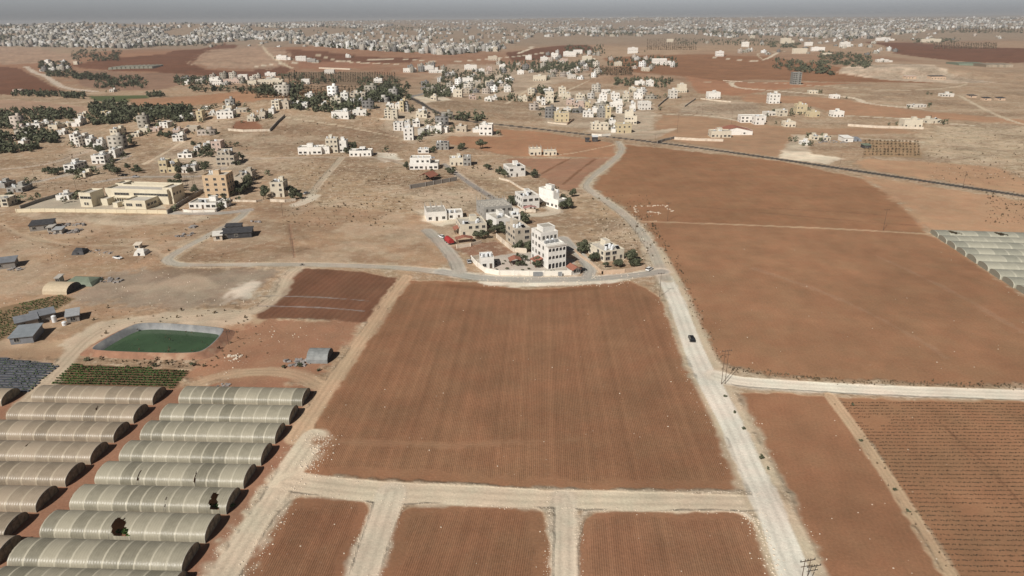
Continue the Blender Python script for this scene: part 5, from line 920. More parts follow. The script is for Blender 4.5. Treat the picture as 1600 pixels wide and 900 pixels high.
for a in [
 ([(736.5, 407), (745, 416), (758, 426), (780, 430), (850, 431), (893, 430)], 2.2, .3, M['whitewall'], 'long white garden wall along the village street'),
 ([(776, 372), (790, 384), (803, 394), (823, 395)], 2.2, .3, M['stonewall'], 'cream wall between walled red plot and beige house'),
 ([(736.5, 407), (752, 403)], 1.8, .3, M['stonewall'], 'short cream wall behind the small white garden house'),
 ([(714, 388), (735, 385), (752, 380)], 1.6, .3, M['stonewall'], 'tan wall under the red awnings'),
 ([(941, 428), (975, 426), (1008, 420)], 1.6, .3, M['pinkwall'], 'pinkish wall before the cream stone house'),
 ([(941, 428), (925, 414), (906, 400), (898, 392)], 1.2, .3, M['pinkwall'], 'low pinkish wall beside the lane to the cream stone house'),
 ([(789, 314), (797, 324), (809, 331), (837, 332)], 1.8, .3, M['stonewall'], 'curved cream wall round the villa with the pink porch'),
 ([(780, 280), (796, 284), (815, 296), (835, 302)], 1.2, .3, M['stonewall'], 'pale wall below the highest white villa'),
 ([(641, 295), (665, 291), (714, 282)], 2.6, .4, M['greywall'], 'tall grey block wall below the red gabled pavilion'),
 ([(26, 332), (70, 331), (150, 332), (262, 334)], 2.0, .3, M['schoolfence'], 'long cream wall in front of the school'),
 ([(32, 326), (60, 316), (87, 308)], 1.8, .3, M['greywall'], 'dark wall closing the west side of the school yard'),
 ([(262, 334), (280, 322), (300, 310), (318, 300)], 2.2, .3, M['greywall'], 'grey wall between the school and the tan block'),
 ([(287, 331), (300, 332), (336, 331)], 1.4, .3, M['whitewall'], 'low white wall before the white bungalow with tanks'),
 ([(338, 331), (352, 322), (360, 312)], 1.8, .3, M['greywall'], 'dark side wall of the white bungalow with tanks'),
 ([(365, 315), (400, 316), (410, 314)], 1.2, .3, M['stonewall'], 'thin pale wall beside the dark courtyard trees'),
 ([(423, 315), (445, 316), (462, 314)], 1.6, .3, M['stonewall'], 'cream wall before the cream house at the lane end'),
 ([(357, 204), (380, 206), (422, 205)], 2.0, .4, M['stonewall'], 'pale retaining wall of the garden plot on the dry hill'),
 ([(422, 205), (434, 192), (445, 182)], 2.2, .4, M['greywall'], 'dark wall running up the dry hill'),
 ([(833, 164), (850, 168), (865, 169), (885, 169), (920, 171)], 1.8, .3, M['stonewall'], 'pale wall in front of the three-storey houses of the cluster'),
 ([(856, 192), (872, 194), (886, 195)], 1.2, .3, M['stonewall'], 'pale wall before the yellow block by the highway'),
 ([(886, 195), (897, 187)], 2.0, .3, M['pinkwall'], 'pinkish side wall of the yellow block by the highway'),
 ([(925, 212), (940, 213), (954, 212)], 2.0, .3, M['whitewall'], 'white wall beside the highway below the cluster'),
 ([(1054, 218), (1090, 220), (1130, 221)], 2.2, .4, M['stonewall'], 'bright cream wall below the red-roofed farm'),
 ([(1054, 217), (1040, 220), (1027, 224)], 2.2, .4, M['greywall'], 'dark wall from the farm down to the highway'),
 ([(1095, 155), (1120, 158), (1142, 160)], 1.6, .3, M['stonewall'], 'pale wall below the flat white house with cypresses'),
 ([(1028, 167), (1037, 159), (1046, 152)], 2.0, .3, M['greywall'], 'dark wall climbing behind the dense cluster'),
 ([(1070, 167), (1080, 160), (1087, 155)], 1.6, .3, M['greywall'], 'dark wall beside the cream house on the plain'),
 ([(1325, 197), (1370, 200), (1412, 201), (1443, 202)], 2.2, .4, M['stonewall'], 'long pale fence wall before the orchard house'),
 ([(594, 187), (620, 188), (640, 188)], 1.6, .4, M['stonewall'], 'pale terrace wall below the cream three-storey houses'),
 ([(1130, 126), (1160, 128)], .8, .4, M['stonewall'], 'short pale wall at the hooked track bend'),
 ([(500, 107), (548, 109)], 2.5, 4, M['stonewall'], 'long low pale roof strip in the red valley field'),
]:
    wall_run(*a)
def gate(x, yb, W, lab):
    p = gp(x, yb); e = empty('gate', (p[0], p[1] - .25, 0)); tag(e, lab, 'gate'); b = MB()
    b.box(0, W, -.05, .02, .1, 2.0, 0); b.obj('panel', M['metal'], e); b = MB()
    for i in range(int(W / .35)): b.box(i * .35, i * .35 + .08, -.1, -.05, .1, 2.05)
    b.obj('bars', M['dark'], e)
gate(833, 431.5, 4.0, 'wide grey gate in the long white garden wall'); gate(872, 431.5, 1.7, 'narrow grey gate in the long white garden wall')

# ------------------------------------------------------------------ polytunnels
def film(name, a, b, seam):
    m = bpy.data.materials.new(name); m.use_nodes = True; n = m.node_tree.nodes; l = m.node_tree.links; p = n['Principled BSDF']
    p.inputs['Roughness'].default_value = .38; p.inputs['Specular IOR Level'].default_value = .45
    tc = n.new('ShaderNodeTexCoord'); at = n.new('ShaderNodeAttribute'); at.attribute_name = 'tone'
    z = n.new('ShaderNodeTexNoise'); z.inputs['Scale'].default_value = .5; z.inputs['Detail'].default_value = 6; z.inputs['Roughness'].default_value = .7; l.new(tc.outputs['Object'], z.inputs['Vector'])
    ad = n.new('ShaderNodeMath'); ad.operation = 'ADD'; l.new(at.outputs['Fac'], ad.inputs[0]); l.new(z.outputs[0], ad.inputs[1])
    r = n.new('ShaderNodeMapRange'); r.inputs[1].default_value = .55; r.inputs[2].default_value = 1.35; l.new(ad.outputs[0], r.inputs[0])
    mx = n.new('ShaderNodeMix'); mx.data_type = 'RGBA'; mx.inputs[6].default_value = (*a, 1); mx.inputs[7].default_value = (*b, 1); l.new(r.outputs[0], mx.inputs[0])
    a2 = n.new('ShaderNodeAttribute'); a2.attribute_name = 'seam'; m2 = n.new('ShaderNodeMix'); m2.data_type = 'RGBA'; m2.inputs[7].default_value = (*seam, 1)
    l.new(a2.outputs['Fac'], m2.inputs[0]); l.new(mx.outputs[2], m2.inputs[6]); l.new(m2.outputs[2], p.inputs['Base Color'])
    # stretched film creases between the hoops
    sx = n.new('ShaderNodeSeparateXYZ'); l.new(tc.outputs['Object'], sx.inputs[0]); mu = n.new('ShaderNodeMath'); mu.operation = 'MULTIPLY'; mu.inputs[1].default_value = 11; l.new(sx.outputs[0], mu.inputs[0])
    si = n.new('ShaderNodeMath'); si.operation = 'SINE'; l.new(mu.outputs[0], si.inputs[0]); z2 = n.new('ShaderNodeTexNoise'); z2.inputs['Scale'].default_value = 1.6; z2.inputs['Detail'].default_value = 4; l.new(tc.outputs['Object'], z2.inputs['Vector'])
    h = n.new('ShaderNodeMath'); h.operation = 'MULTIPLY_ADD'; h.inputs[1].default_value = .35; l.new(si.outputs[0], h.inputs[0]); l.new(z2.outputs[0], h.inputs[2])
    bp = n.new('ShaderNodeBump'); bp.inputs['Strength'].default_value = .7; bp.inputs['Distance'].default_value = .06; l.new(h.outputs[0], bp.inputs['Height']); l.new(bp.outputs[0], p.inputs['Normal'])
    tl = n.new('ShaderNodeBsdfTranslucent'); l.new(m2.outputs[2], tl.inputs['Color']); ms = n.new('ShaderNodeMixShader'); ms.inputs[0].default_value = .26
    l.new(p.outputs[0], ms.inputs[1]); l.new(tl.outputs[0], ms.inputs[2]); l.new(ms.outputs[0], n['Material Output'].inputs['Surface'])
    return m
FILM = {'g': film('film_green_grey', (.27, .252, .195), (.47, .435, .34), (.58, .54, .43)),
        'b': film('film_beige', (.29, .24, .18), (.48, .395, .30), (.54, .46, .35)),
        'w': film('film_pale', (.36, .36, .30), (.54, .525, .43), (.60, .58, .48))}
M['endnet'] = mat('end_netting', (.25, .22, .17), .8, .4, 1.2); M['hoop'] = mat('steel_hoop', (.20, .19, .17), .5, .1)
M['seedling'] = M['crop']
def tunnel(p, L, W, H, rz, film_, lab, group, holes=(), secs=10, straight=.55, hoops=True):
    """p = near right base corner; the tunnel runs from there to the left (-x) for L and back for W"""
    e = empty('polytunnel', p, rz); tag(e, lab, 'greenhouse', group)
    na = 28 if hoops else 14; prof = []
    for i in range(na + 1):
        a = math.pi * i / na; cy = W / 2 - W / 2 * math.cos(a) * (1 if True else 1); prof.append((cy, straight + (H - straight) * math.sin(a) ** .85 if 0 < i < na else 0.0))
    # a thin seam band on each side of every section
    xs = []; seam = []; sec = []; sl = L / secs
    for k in range(secs):
        x0 = -L + k * sl
        for t, sm in ((0, 1), (.075, 0), (.16, 0), (.25, 0), (.34, 0), (.43, 0), (.52, 0), (.61, 0), (.70, 0), (.79, 0), (.88, 0), (.955, 1)): xs.append(x0 + t * sl); seam.append(sm); sec.append(k)
    xs.append(0.0); seam.append(1); sec.append(secs - 1)
    tone = [random.uniform(.05, .95) for _ in range(secs)]
    V = []; F_ = []; sv = []; tv = []; n = na + 1
    for xi, x in enumerate(xs):
        sag = 0 if seam[xi] else -.04
        for (y, z) in prof: V.append((x + random.uniform(-.03, .03), y, max(0, z + sag + random.uniform(-.025, .025)) if z > 0 else -.1))
    fs = []
    for xi in range(len(xs) - 1):
        for j in range(na):
            hole = False
            for (ha, hb, ja, jb) in holes:
                c = (xs[xi] + xs[xi + 1]) / 2
                f = (-c / L - ha) / (hb - ha)
                g_ = (j * 14 / na - ja) / max(.1, jb - ja) + random.uniform(-.04, .04)
                if 0 <= g_ <= 1 and .55 * g_ + random.uniform(-.06, .06) < f < 1 - .25 * (1 - g_) ** 2 + random.uniform(-.05, .05): hole = True
            if hole: continue
            fs.append((xi * n + j, xi * n + j + 1, (xi + 1) * n + j + 1, (xi + 1) * n + j)); sv.append(float(seam[xi])); tv.append(tone[sec[xi]])
    me = bpy.data.meshes.new('cover'); me.from_pydata(V, [], fs); me.materials.append(film_)
    for nm, arr in (('seam', sv), ('tone', tv)):
        at = me.attributes.new(nm, 'FLOAT', 'FACE'); at.data.foreach_set('value', np.array(arr, np.float32))
    me.polygons.foreach_set('use_smooth', [True] * len(fs)); me.update(); link('cover', me, e)
    for x, s in ((-.06, 1), (-L + .06, -1)):
        b = MB(); pts = [(x, y, z) for y, z in prof]
        b.poly(pts if s > 0 else pts[::-1]); b.obj('end_panel', M['endnet'] if hoops else film_, e)
    if hoops:
        b = MB(); x = 0.02                                                       # the steel hoop and door posts of the near end
        for (ya, za), (yb, zb) in zip(prof[:-1], prof[1:]): b.bar((x, ya, za), (x, yb, zb), .07, 5)
        for f in (.36, .64): b.bar((x, W * f, 0), (x, W * f, H * .9), .05, 4)
        b.bar((x, W * .36, 2.1), (x, W * .64, 2.1), .05, 4); b.obj('end_frame', M['hoop'], e)
        for (ha, hb, ja, jb) in holes:
            for f in np.linspace(ha, hb, max(2, int((hb - ha) * L / 1.6))):
                hb_ = MB()
                for (ya, za), (yb, zb) in zip(prof[:-1], prof[1:]): hb_.bar((-f * L, ya, za - .08), (-f * L, yb, zb - .08), .04, 4)
                hb_.obj('hoop', M['hoop'], e)
        if any(h[1] - h[0] > .05 for h in holes):
            cr = leaf_cloud(L * .10, W * .32, .5, 220, .3, 3); link('crop', cr, e, (-(holes[0][0] + holes[0][1]) / 2 * L, W * .35, .45)).data.materials.append(M['crop'])
    return e
def leaf_cloud(rx, ry, rz, n, s, seed, lumps=6):
    r = np.random.default_rng(seed)
    c = r.normal(0, .42, (lumps, 3)); c[:, 2] *= .8; rad = r.uniform(.38, .62, lumps)
    k = r.integers(0, lumps, n); d = r.normal(size=(n, 3)); d /= np.linalg.norm(d, axis=1)[:, None]
    P = c[k] + d * (rad[k] * r.uniform(.55, 1.0, n) ** .5)[:, None]
    P = P / max(1e-6, np.abs(P).max(0).max()); P = P * np.array([rx, ry, rz])
    nrm = d + r.normal(0, .45, (n, 3)); nrm /= np.linalg.norm(nrm, axis=1)[:, None]
    u = np.cross(nrm, r.normal(size=(n, 3))); u /= np.linalg.norm(u, axis=1)[:, None]; v = np.cross(nrm, u); sz = (s * r.uniform(.5, 1.25, n))[:, None]
    V = np.stack([P - u * sz, P + v * sz * .8, P + u * sz, P - v * sz * .8], 1).reshape(-1, 3)
    return arr_mesh('crown', V, np.arange(4 * n).reshape(n, 4), [])
POS = ['nearest', 'second nearest', 'third nearest', 'fourth nearest', 'fifth nearest', 'sixth nearest', 'seventh nearest', 'farthest']
RT = [(285, 898, 'g', (), 'no tear and the widest cover'), (321, 849, 'g', ((.45, .58, 3.8, 10.5),), 'a big torn gap in its middle'), (354, 804, 'g', ((.04, .12, 3.8, 10.5), (.385, .395, 4, 9)), 'its end cover torn open'),
      (381, 764, 'g', ((.32, .335, 4, 9), (.70, .715, 4, 9)), 'two small slits'), (408, 728, 'g', (), ''), (430, 694, 'g', (), ''), (452, 664, 'g', (), ''), (472, 635, 'g', (), '')]
def tunnels_near():
    rz = R(-2.8)
    for i, (x, y, f, holes, ex) in enumerate(RT):
        p = gp(x, y); hl = tuple((a, b, 14 - d, 14 - c) if False else (a, b, c - 3 if c > 3 else c, d - 4) for a, b, c, d in holes)
        lab = f"green-grey polytunnel {'with ' + ex + ', ' if ex else ''}{POS[i]} of the right-hand column"
        L = 35.2
        tunnel((p[0], p[1], 0), L, 7.3, 2.85, rz + R(random.uniform(-.3, .3)), FILM['g'], lab, 'polytunnels of the near block', hl, secs=[11, 11, 11, 12, 12, 12, 11, 11][i])
    LT = [(-42, 935), (-6, 886), (7, 846), (57, 801), (103, 761), (142, 726), (178, 692), (209, 662), (239, 633), (3, 635)]
    names = ['nearest', 'second nearest', 'third nearest', 'fourth nearest', 'fifth nearest', 'sixth nearest', 'seventh nearest', 'eighth nearest', 'farthest']
    for i, (x, y) in enumerate(LT):
        if i == 0: continue
        p = gp(x, y); f = FILM['b']
        if i == 9: lab = 'beige polytunnel cut by the photo edge beside the bluish mulch rows'
        else: lab = f"{'beige' } polytunnel {names[i - 1]} of the left-hand column"
        hl = {5: ((.5, .515, 6, 8),), 7: ((.31, .335, 5, 7),)}.get(i, ())
        tunnel((p[0], p[1], 0), 35.2, 7.3, 2.85, rz, f, lab, 'polytunnels of the near block', hl, secs=10)
    # partly visible one at the lower left corner
    p = gp(262, 948); tunnel((p[0], p[1], 0), 35.2, 7.3, 2.85, rz, FILM['g'], 'green-grey polytunnel cut off by the bottom edge of the photo', 'polytunnels of the near block', (), 11)
tunnels_near()
def tunnels_right():
    A = [(1465, 372), (1478, 381), (1492, 390), (1508, 401), (1525, 412), (1543, 424), (1562, 437), (1583, 450), (1606, 464), (1632, 480)]
    for i, (x, y) in enumerate(A):
        p = gp(x, y); L = 95; a = R(-8)
        # near right base corner from the left end
        q = (p[0] + L * math.cos(a), p[1] + L * math.sin(a), 0)
        hl = {2: ((.36, .42, 4, 8),), 4: ((.45, .50, 4, 8),), 0: ((.28, .34, 3, 7), (.06, .12, 3, 7))}.get(i, ())
        hl = tuple((1 - b, 1 - a_, c, d) for a_, b, c, d in hl)
        tunnel(q, L, 8.6, 2.5, a, FILM['w'], f'{ordw(i)} pale joined greenhouse span counted from the path side', 'joined greenhouse spans on the red field', hl, secs=16, straight=.9, hoops=False)
tunnels_right()
def tunnels_far():
    a = gp(163, 109); b = gp(226, 107)
    for i in range(10):
        f = i / 9; p = (a[0] + (b[0] - a[0]) * f, a[1] + (b[1] - a[1]) * f); z = float(terr(*p)); W = (b[0] - a[0]) / 9 * .92
        e = tunnel((p[0] + W, p[1], z), 60, W, 5, R(-90 + 4), FILM['w'], f'{ordw(i)} tiny pale tunnel from the left in the far valley row', 'tiny far tunnels in the valley', (), 6, .8, False)
    for x0, x1, yb, m, lab in ((1500, 1539, 103, M['greenroof'], 'long dark green far greenhouse on the dark red slope'), (1543, 1583, 105, FILM['b'], 'long pale pinkish far greenhouse on the dark red slope')):
        p = gp(x1, yb); q = ppm(p); tunnel(p, (x1 - x0) / q, 55, 6, R(-4), m, lab, None, (), 8, 4, False)
tunnels_far()

# ------------------------------------------------------------------ sheds, tents, scrap
def shed(name, x0, x1, yb, D, H, rot, kind, roofm, wallm, lab, cat='shed'):
    p = gp(x0, yb); W = (x1 - x0) / ppm(p) / max(.5, math.cos(R(rot))); e = empty(name, p, R(rot)); tag(e, lab, cat)
    if kind == 'flat':
        b = MB(); b.box(0, W, 0, D, -.3, H, 0, top=False); b.obj('wall', wallm, e)
        r = MB(); k = len(r.v); r.box(-.4, W + .4, -.4, D + .4, H, H + .2, 0, bottom=True); v = r.v
        r.v = [(a, c, z + (.5 if c > 0 else -.05)) for a, c, z in v]; r.obj('roof', roofm, e)
        for i in range(max(1, int(W / 5))): link('window', WIN[0], e, (2 + i * 5 if W > 4 else W / 2, -.005, .9 if H > 2.4 else .6))
    elif kind == 'arch':
        n = 10; b = MB()
        for k, x in enumerate(np.linspace(0, W, 7)):
            for i in range(n + 1): a = math.pi * i / n; b.v.append((x, D / 2 - D / 2 * math.cos(a), .0 + H * math.sin(a) ** .8))
        for k in range(6):
            for i in range(n): a = k * (n + 1) + i; b.f.append((a, a + 1, a + n + 2, a + n + 1)); b.m.append(0)
        b.obj('cover', roofm, e)
        for x in (0.05, W - .05): g = MB(); g.poly([(x, D / 2 - D / 2 * math.cos(math.pi * i / n), H * math.sin(math.pi * i / n) ** .8) for i in range(n + 1)]); g.obj('end_panel', wallm, e)
    elif kind == 'tent':
        b = MB(); k = 0; b.v = [(0, 0, 0), (W, 0, 0), (W, D, 0), (0, D, 0), (.1 * W, .12 * D, H * .55), (W * .9, .12 * D, H * .5), (W * .92, D * .9, H * .55), (.08 * W, D * .9, H * .6), (W * .25, D * .5, H), (W * .7, D * .5, H * .93)]
        b.f = [(0, 1, 5, 4), (1, 2, 6, 5), (2, 3, 7, 6), (3, 0, 4, 7), (4, 5, 9, 8), (5, 6, 9), (6, 7, 8, 9), (7, 4, 8)]; b.m = [0] * 8
        o = b.obj('sheet', roofm, e); g = MB(); g.box(W * .4, W * .55, -.02, .05, 0, H * .5); g.obj('entrance', M['dark'], e)
    return e
for a in [
 ('barn', 47, 76, 362, 9, 3.0, 22, 'flat', M['dark'], M['greywall'], 'long dark-roofed barn on the dry ground below the school'),
 ('hut', 74, 82, 362, 4, 2.2, 5, 'flat', M['concrete'], M['concrete'], 'small grey hut against the dark-roofed barn'),
 ('hut', 84, 96, 366, 4, 2.2, 8, 'flat', M['metal'], M['concrete'], 'broken grey hut among scrap right of the dark-roofed barn'),
 ('tent', 111, 130, 399, 6, 2.8, 5, 'tent', M['dark'], M['dark'], 'dark low tent on the dry ground'),
 ('tent', 208, 226, 400, 6, 2.8, 3, 'tent', M['pale'], M['metal'], 'pale grey tent on the dry ground'),
 ('hut', 210, 218, 389, 3, 1.8, 3, 'flat', M['stonewall'], M['stonewall'], 'tiny beige hut behind the pale grey tent'),
 ('barn', -8, 17, 422, 7, 2.8, 24, 'flat', M['slate'], M['greywall'], 'dark shed cut by the photo edge above the crop bed'),
 ('barn', 346, 390, 374, 8, 2.8, 12, 'flat', M['dark'], M['dark'], 'black-roofed animal shed beside the bending street'),
 ('barn', 353, 376, 362, 4, 2.6, 8, 'flat', M['dark'], M['dark'], 'narrow black shed behind the black-roofed animal shed'),
 ('hut', 334, 346, 377, 6, 2.6, 20, 'flat', M['pale'], M['stonewall'], 'small cream hut at the end of the black-roofed animal shed'),
 ('shed', 66, 106, 460, 9, 3.3, -4, 'arch', mat('beige_sheet', (.50, .41, .29), .7, .1), M['dark'], 'beige arched shed beside the crop bed'),
 ('shed', 98, 146, 447, 8, 2.8, -4, 'tent', M['greenroof'], M['greenroof'], 'long low green tarpaulin shed behind the beige arched shed'),
 ('hut', 88, 94, 444, 3, 2.6, 0, 'flat', M['concrete'], M['concrete'], 'little pale pump hut beside the green tarpaulin shed'),
 ('barn', 27, 50, 515, 5, 2.4, 38, 'flat', M['slate'], M['greywall'], 'narrow grey-roofed barn along the crop bed'),
 ('barn', 52, 76, 506, 5, 2.4, 38, 'flat', M['slate'], M['greywall'], 'narrow grey-roofed barn nearest the white tank'),
 ('barn', 17, 48, 539, 9, 2.5, 14, 'flat', mat('bluish_sheet', (.23, .255, .28), .5, .15, .5), M['slate'], 'wide bluish-roofed shed beside the bluish mulch rows'),
 ('hut', 105, 120, 505, 6, 2.4, 28, 'flat', M['metal'], M['greywall'], 'small grey-roofed hut left of the reservoir'),
 ('shed', 479, 512, 568, 7, 3.2, -2, 'arch', mat('grey_film', (.23, .24, .24), .6, .25, .6), M['dark'], 'rounded grey tunnel shed beside the diagonal track'),
 ('hut', 915, 921, 222, 4, 2.6, 0, 'flat', M['dark'], M['dark'], 'black kiosk on the highway side'), 
 ('hut', 926, 934, 221.5, 5, 4.2, 0, 'flat', M['tankw'], M['dark'], 'kiosk with a white roof board on the highway side'),
 ('shed', 1319, 1333, 222, 12, 3.5, 0, 'flat', M['white'], M['white'], 'white flat shed on the pale farm track'), ('shed', 1334, 1347, 221, 10, 3.5, 0, 'tent', M['slate'], M['dark'], 'dark rounded shed beside the white flat shed'),
 ('hut', 1515, 1526, 153, 8, 3, 0, 'flat', M['dark'], M['pinkwall'], 'dark hut on the far bare plain, first from the left'), ('hut', 1538, 1549, 157, 8, 3, 0, 'flat', M['dark'], M['pinkwall'], 'dark hut on the far bare plain, second from the left'),
 ('hut', 1560, 1571, 157, 8, 3, 0, 'flat', M['dark'], M['pinkwall'], 'dark hut on the far bare plain, third from the left'), ('shed', 1350, 1361, 232, 6, 2.5, 0, 'flat', M['greenroof'], M['dark'], 'greenish roof at the corner of the young orchard'),
 ('shed', 1455, 1478, 124, 14, 5, 0, 'flat', M['dark'], M['pinkwall'], 'dark reddish shed at the foot of the spoil bank'), ('shed', 1415, 1432, 123, 10, 4, 0, 'flat', M['pink'], M['pinkwall'], 'pinkish shed at the foot of the spoil bank'),
]: shed(*a)
def tank(x, y, r, h, lab):
    p = gp(x, y); b = MB(); b.cyl(0, 0, 0, h, r, r, 12); b.cyl(0, 0, h, h + .3, r, r * .3, 12); tag(b.obj('water_tank', M['tankw'], None, p), lab, 'water tank')
tank(85.5, 503, .8, 2.3, 'white upright tank at the end of the narrow grey barns'); tank(52, 518, .75, 2.4, 'white upright tank behind the bluish-roofed shed'); tank(101, 508, .8, 1.2, 'short white tank beside the small grey-roofed hut')
def heap(x, y, w_, d_, n, s, lab, m=None, name='scrap_heap'):
    p = gp(x, y); b = MB(); r = random.Random(x * 7 + y)
    for i in range(n):
        a = r.uniform(-w_ / 2, w_ / 2); c = r.uniform(-d_ / 2, d_ / 2); q = s * r.uniform(.3, 1); t = r.random() * 3; k = len(b.v); h = q * r.uniform(.3, 1.1)
        b.box(-q, q, -q * r.uniform(.3, 1), q * .6, -.1, h); 
        for j in range(k, len(b.v)): vx, vy, vz = b.v[j]; b.v[j] = (a + vx * math.cos(t) - vy * math.sin(t) + vz * r.uniform(-.3, .3), c + vx * math.sin(t) + vy * math.cos(t), vz * r.uniform(.7, 1.2))
    tag(b.obj(name, m or M['junk'], None, p), lab, 'scrap', kind='stuff')
for a in [(103, 362, 14, 9, 50, 1.1, 'scrap and broken huts right of the dark-roofed barn'), (115, 352, 12, 5, 24, 1.0, 'dark scrap behind the dark-roofed barn'), (286, 368, 9, 5, 22, .9, 'dark scrap by the bending street'), (304, 355, 4, 3, 8, 1.2, 'dark heap above the bending street'),
          (170, 438, 12, 5, 26, .9, 'pale scrap right of the green tarpaulin shed'), (26, 421, 8, 4, 16, .8, 'white and dark scrap beside the edge shed'), (466, 566, 9, 5, 36, .8, 'white and grey scrap beside the rounded grey tunnel shed'), (400, 347, 6, 3, 12, .9, 'dark bits near the street bend'),
          (155, 394, 18, 6, 30, .6, 'scattered dark rubbish between the tents'), (163, 440, 14, 4, 14, .7, 'dark rubbish behind the green shed'), (350, 602, 4, 2, 10, .6, 'small rubble pile by the far tunnel end'), (1290, 222, 40, 12, 40, 1.2, 'clutter round the small farm by the pale track')]: heap(*a)
heap(365, 560, 5, 4, 14, .7, 'pale boulder pile right of the reservoir', M['rock'], 'boulder_pile')

# ------------------------------------------------------------------ vehicles
def wheel(e, x, y, r=.32):
    b = MB(); n = 14
    for s in (-.11, .11):
        for i in range(n): a = 2 * math.pi * i / n; b.v.append((r * math.cos(a), s, r + r * math.sin(a)))
    for i in range(n): j = (i + 1) % n; b.f.append((i, j, n + j, n + i)); b.m.append(0)
    b.f.append(tuple(range(n - 1, -1, -1))); b.f.append(tuple(range(n, 2 * n))); b.m += [0, 0]
    w_ = b.obj('wheel', M['tyre'], e, (x, y, 0)); c = MB(); c.box(-.17, .17, -.12, .12, r - .17, r + .17, 0, bottom=True); c.obj('rim', M['silver'], w_)
def car(p, rz, paint, lab, kind='sedan', L=4.5, group=None):
    e = empty('car', (p[0], p[1], p[2] + .02), rz); tag(e, lab, 'car', group)
    # stations along the length: x, half width, sill z, belt z
    st = [(-.5, .70, .42, .72), (-.47, .84, .30, .84), (-.36, .89, .25, .92), (-.1, .91, .25, .95), (.2, .90, .25, .93), (.40, .86, .25, .82), (.48, .76, .32, .70), (.5, .6, .42, .6)]
    b = MB()
    for x, hw, z0, z1 in st: b.v += [(x * L, -hw, z0), (x * L, -hw * .98, (z0 + z1) / 2 + .05), (x * L, -hw * .9, z1), (x * L, hw * .9, z1), (x * L, hw * .98, (z0 + z1) / 2 + .05), (x * L, hw, z0)]
    for i in range(len(st) - 1):
        for j in range(6): k = (j + 1) % 6; b.f.append((i * 6 + j, i * 6 + k, (i + 1) * 6 + k, (i + 1) * 6 + j)); b.m.append(0)
    b.f += [tuple(range(6)), tuple(range(len(st) * 6 - 1, len(st) * 6 - 7, -1))]; b.m += [0, 0]; b.obj('body', paint, e)
    rear = -.42 if kind != 'pickup' else -.08; g = MB(); ra = rear * L
    low = [(ra, -.78), (.24 * L, -.78), (.24 * L, .78), (ra, .78)]; up = [(ra + .45 * (kind != 'suv') + .15, -.6), (.06 * L, -.62), (.06 * L, .62), (ra + .45 * (kind != 'suv') + .15, .6)]
    g.v = [(x, y, .9) for x, y in low] + [(x, y, 1.42) for x, y in up]; g.f = [(0, 1, 5, 4), (1, 2, 6, 5), (2, 3, 7, 6), (3, 0, 4, 7)]; g.m = [0] * 4; g.obj('windows', M['carglass'], e)
    r = MB(); r.v = [(x, y, 1.40) for x, y in up] + [(x * .98, y * .95, 1.47) for x, y in up]; r.f = [(0, 1, 5, 4), (1, 2, 6, 5), (2, 3, 7, 6), (3, 0, 4, 7), (4, 5, 6, 7)]; r.m = [0] * 5; r.obj('roof', paint, e)
    if kind == 'pickup': c = MB(); c.box(-.46 * L, -.1 * L, -.7, .7, .93, .97); c.obj('load_bed', M['dark'], e)
    for x in (-.31 * L, .32 * L):
        for y in (-.8, .8): wheel(e, x, y)
    for y in (-.6, .6): h = MB(); h.box(.485 * L, .503 * L, y - .16, y + .16, .6, .72, 0, bottom=True); h.obj('headlight', M['tankw'], e)
    return e
d = gp(1090, 545); c = gp(1080, 520); car(gp(1080.5, 531), math.atan2(c[1] - d[1], c[0] - d[0]), M['black'], 'black car driving on the pale road towards the village', 'suv', 4.7)
car(gp(1014.5, 422), R(52), M['carwhite'], 'white car at the street corner below the cream stone house', 'suv', 4.4)
car(gp(479, 303), R(60), M['silver'], 'silver car parked on the straight lane up the slope')
car(gp(184, 404), R(-25), M['carwhite'], 'white pickup parked on the dry ground between tents', 'pickup', 4.8)
car(gp(212, 277), R(8), M['silver'], 'silver car parked on the street above the school')
car(gp(192, 275), R(-170), M['black'], 'dark car parked under the trees above the school')
car(gp(690, 371), R(125), M['carwhite'], 'white car parked beside the red canopy truck')
car(gp(909, 423), R(20), M['black'], 'dark car parked by the red-roofed garage')
car(gp(836, 222.5), R(0), M['carwhite'], 'white car passing on the dark highway') if False else None
car(gp(733, 410), R(100), M['silver'], 'silver car where the lane meets the white garden wall')
def red_truck():
    p = gp(702, 380); e = empty('truck', (p[0], p[1], p[2]), R(115)); tag(e, 'truck with rounded red tarpaulin parked in the lane', 'truck')
    n = 10; b = MB(); L = 6.2; W = 2.7
    for x in np.linspace(-L / 2, L / 2 - .2, 6):
        b.v += [(x, -W / 2, .9)] + [(x, -W / 2 * math.cos(math.pi * i / n), 1.8 + 1.2 * math.sin(math.pi * i / n)) for i in range(n + 1)] + [(x, W / 2, .9)]
    m = n + 3
    for k in range(5):
        for i in range(m - 1): b.f.append((k * m + i, k * m + i + 1, (k + 1) * m + i + 1, (k + 1) * m + i)); b.m.append(0)
    b.f += [tuple(range(m)), tuple(range(6 * m - 1, 5 * m - 1, -1))]; b.m += [0, 0]; b.obj('tarpaulin', M['red'], e)
    c = MB(); c.box(L / 2, L / 2 + 1.7, -1.1, 1.1, .5, 2.1, 0, bottom=True); c.box(-L / 2, L / 2, -1.1, 1.1, .6, .9, 0, bottom=True); c.obj('cab', M['dark'], e)
    for x in (-2, 1.2, 3.8):
        for y in (-1.05, 1.05): wheel(e, x, y, .48)
red_truck()
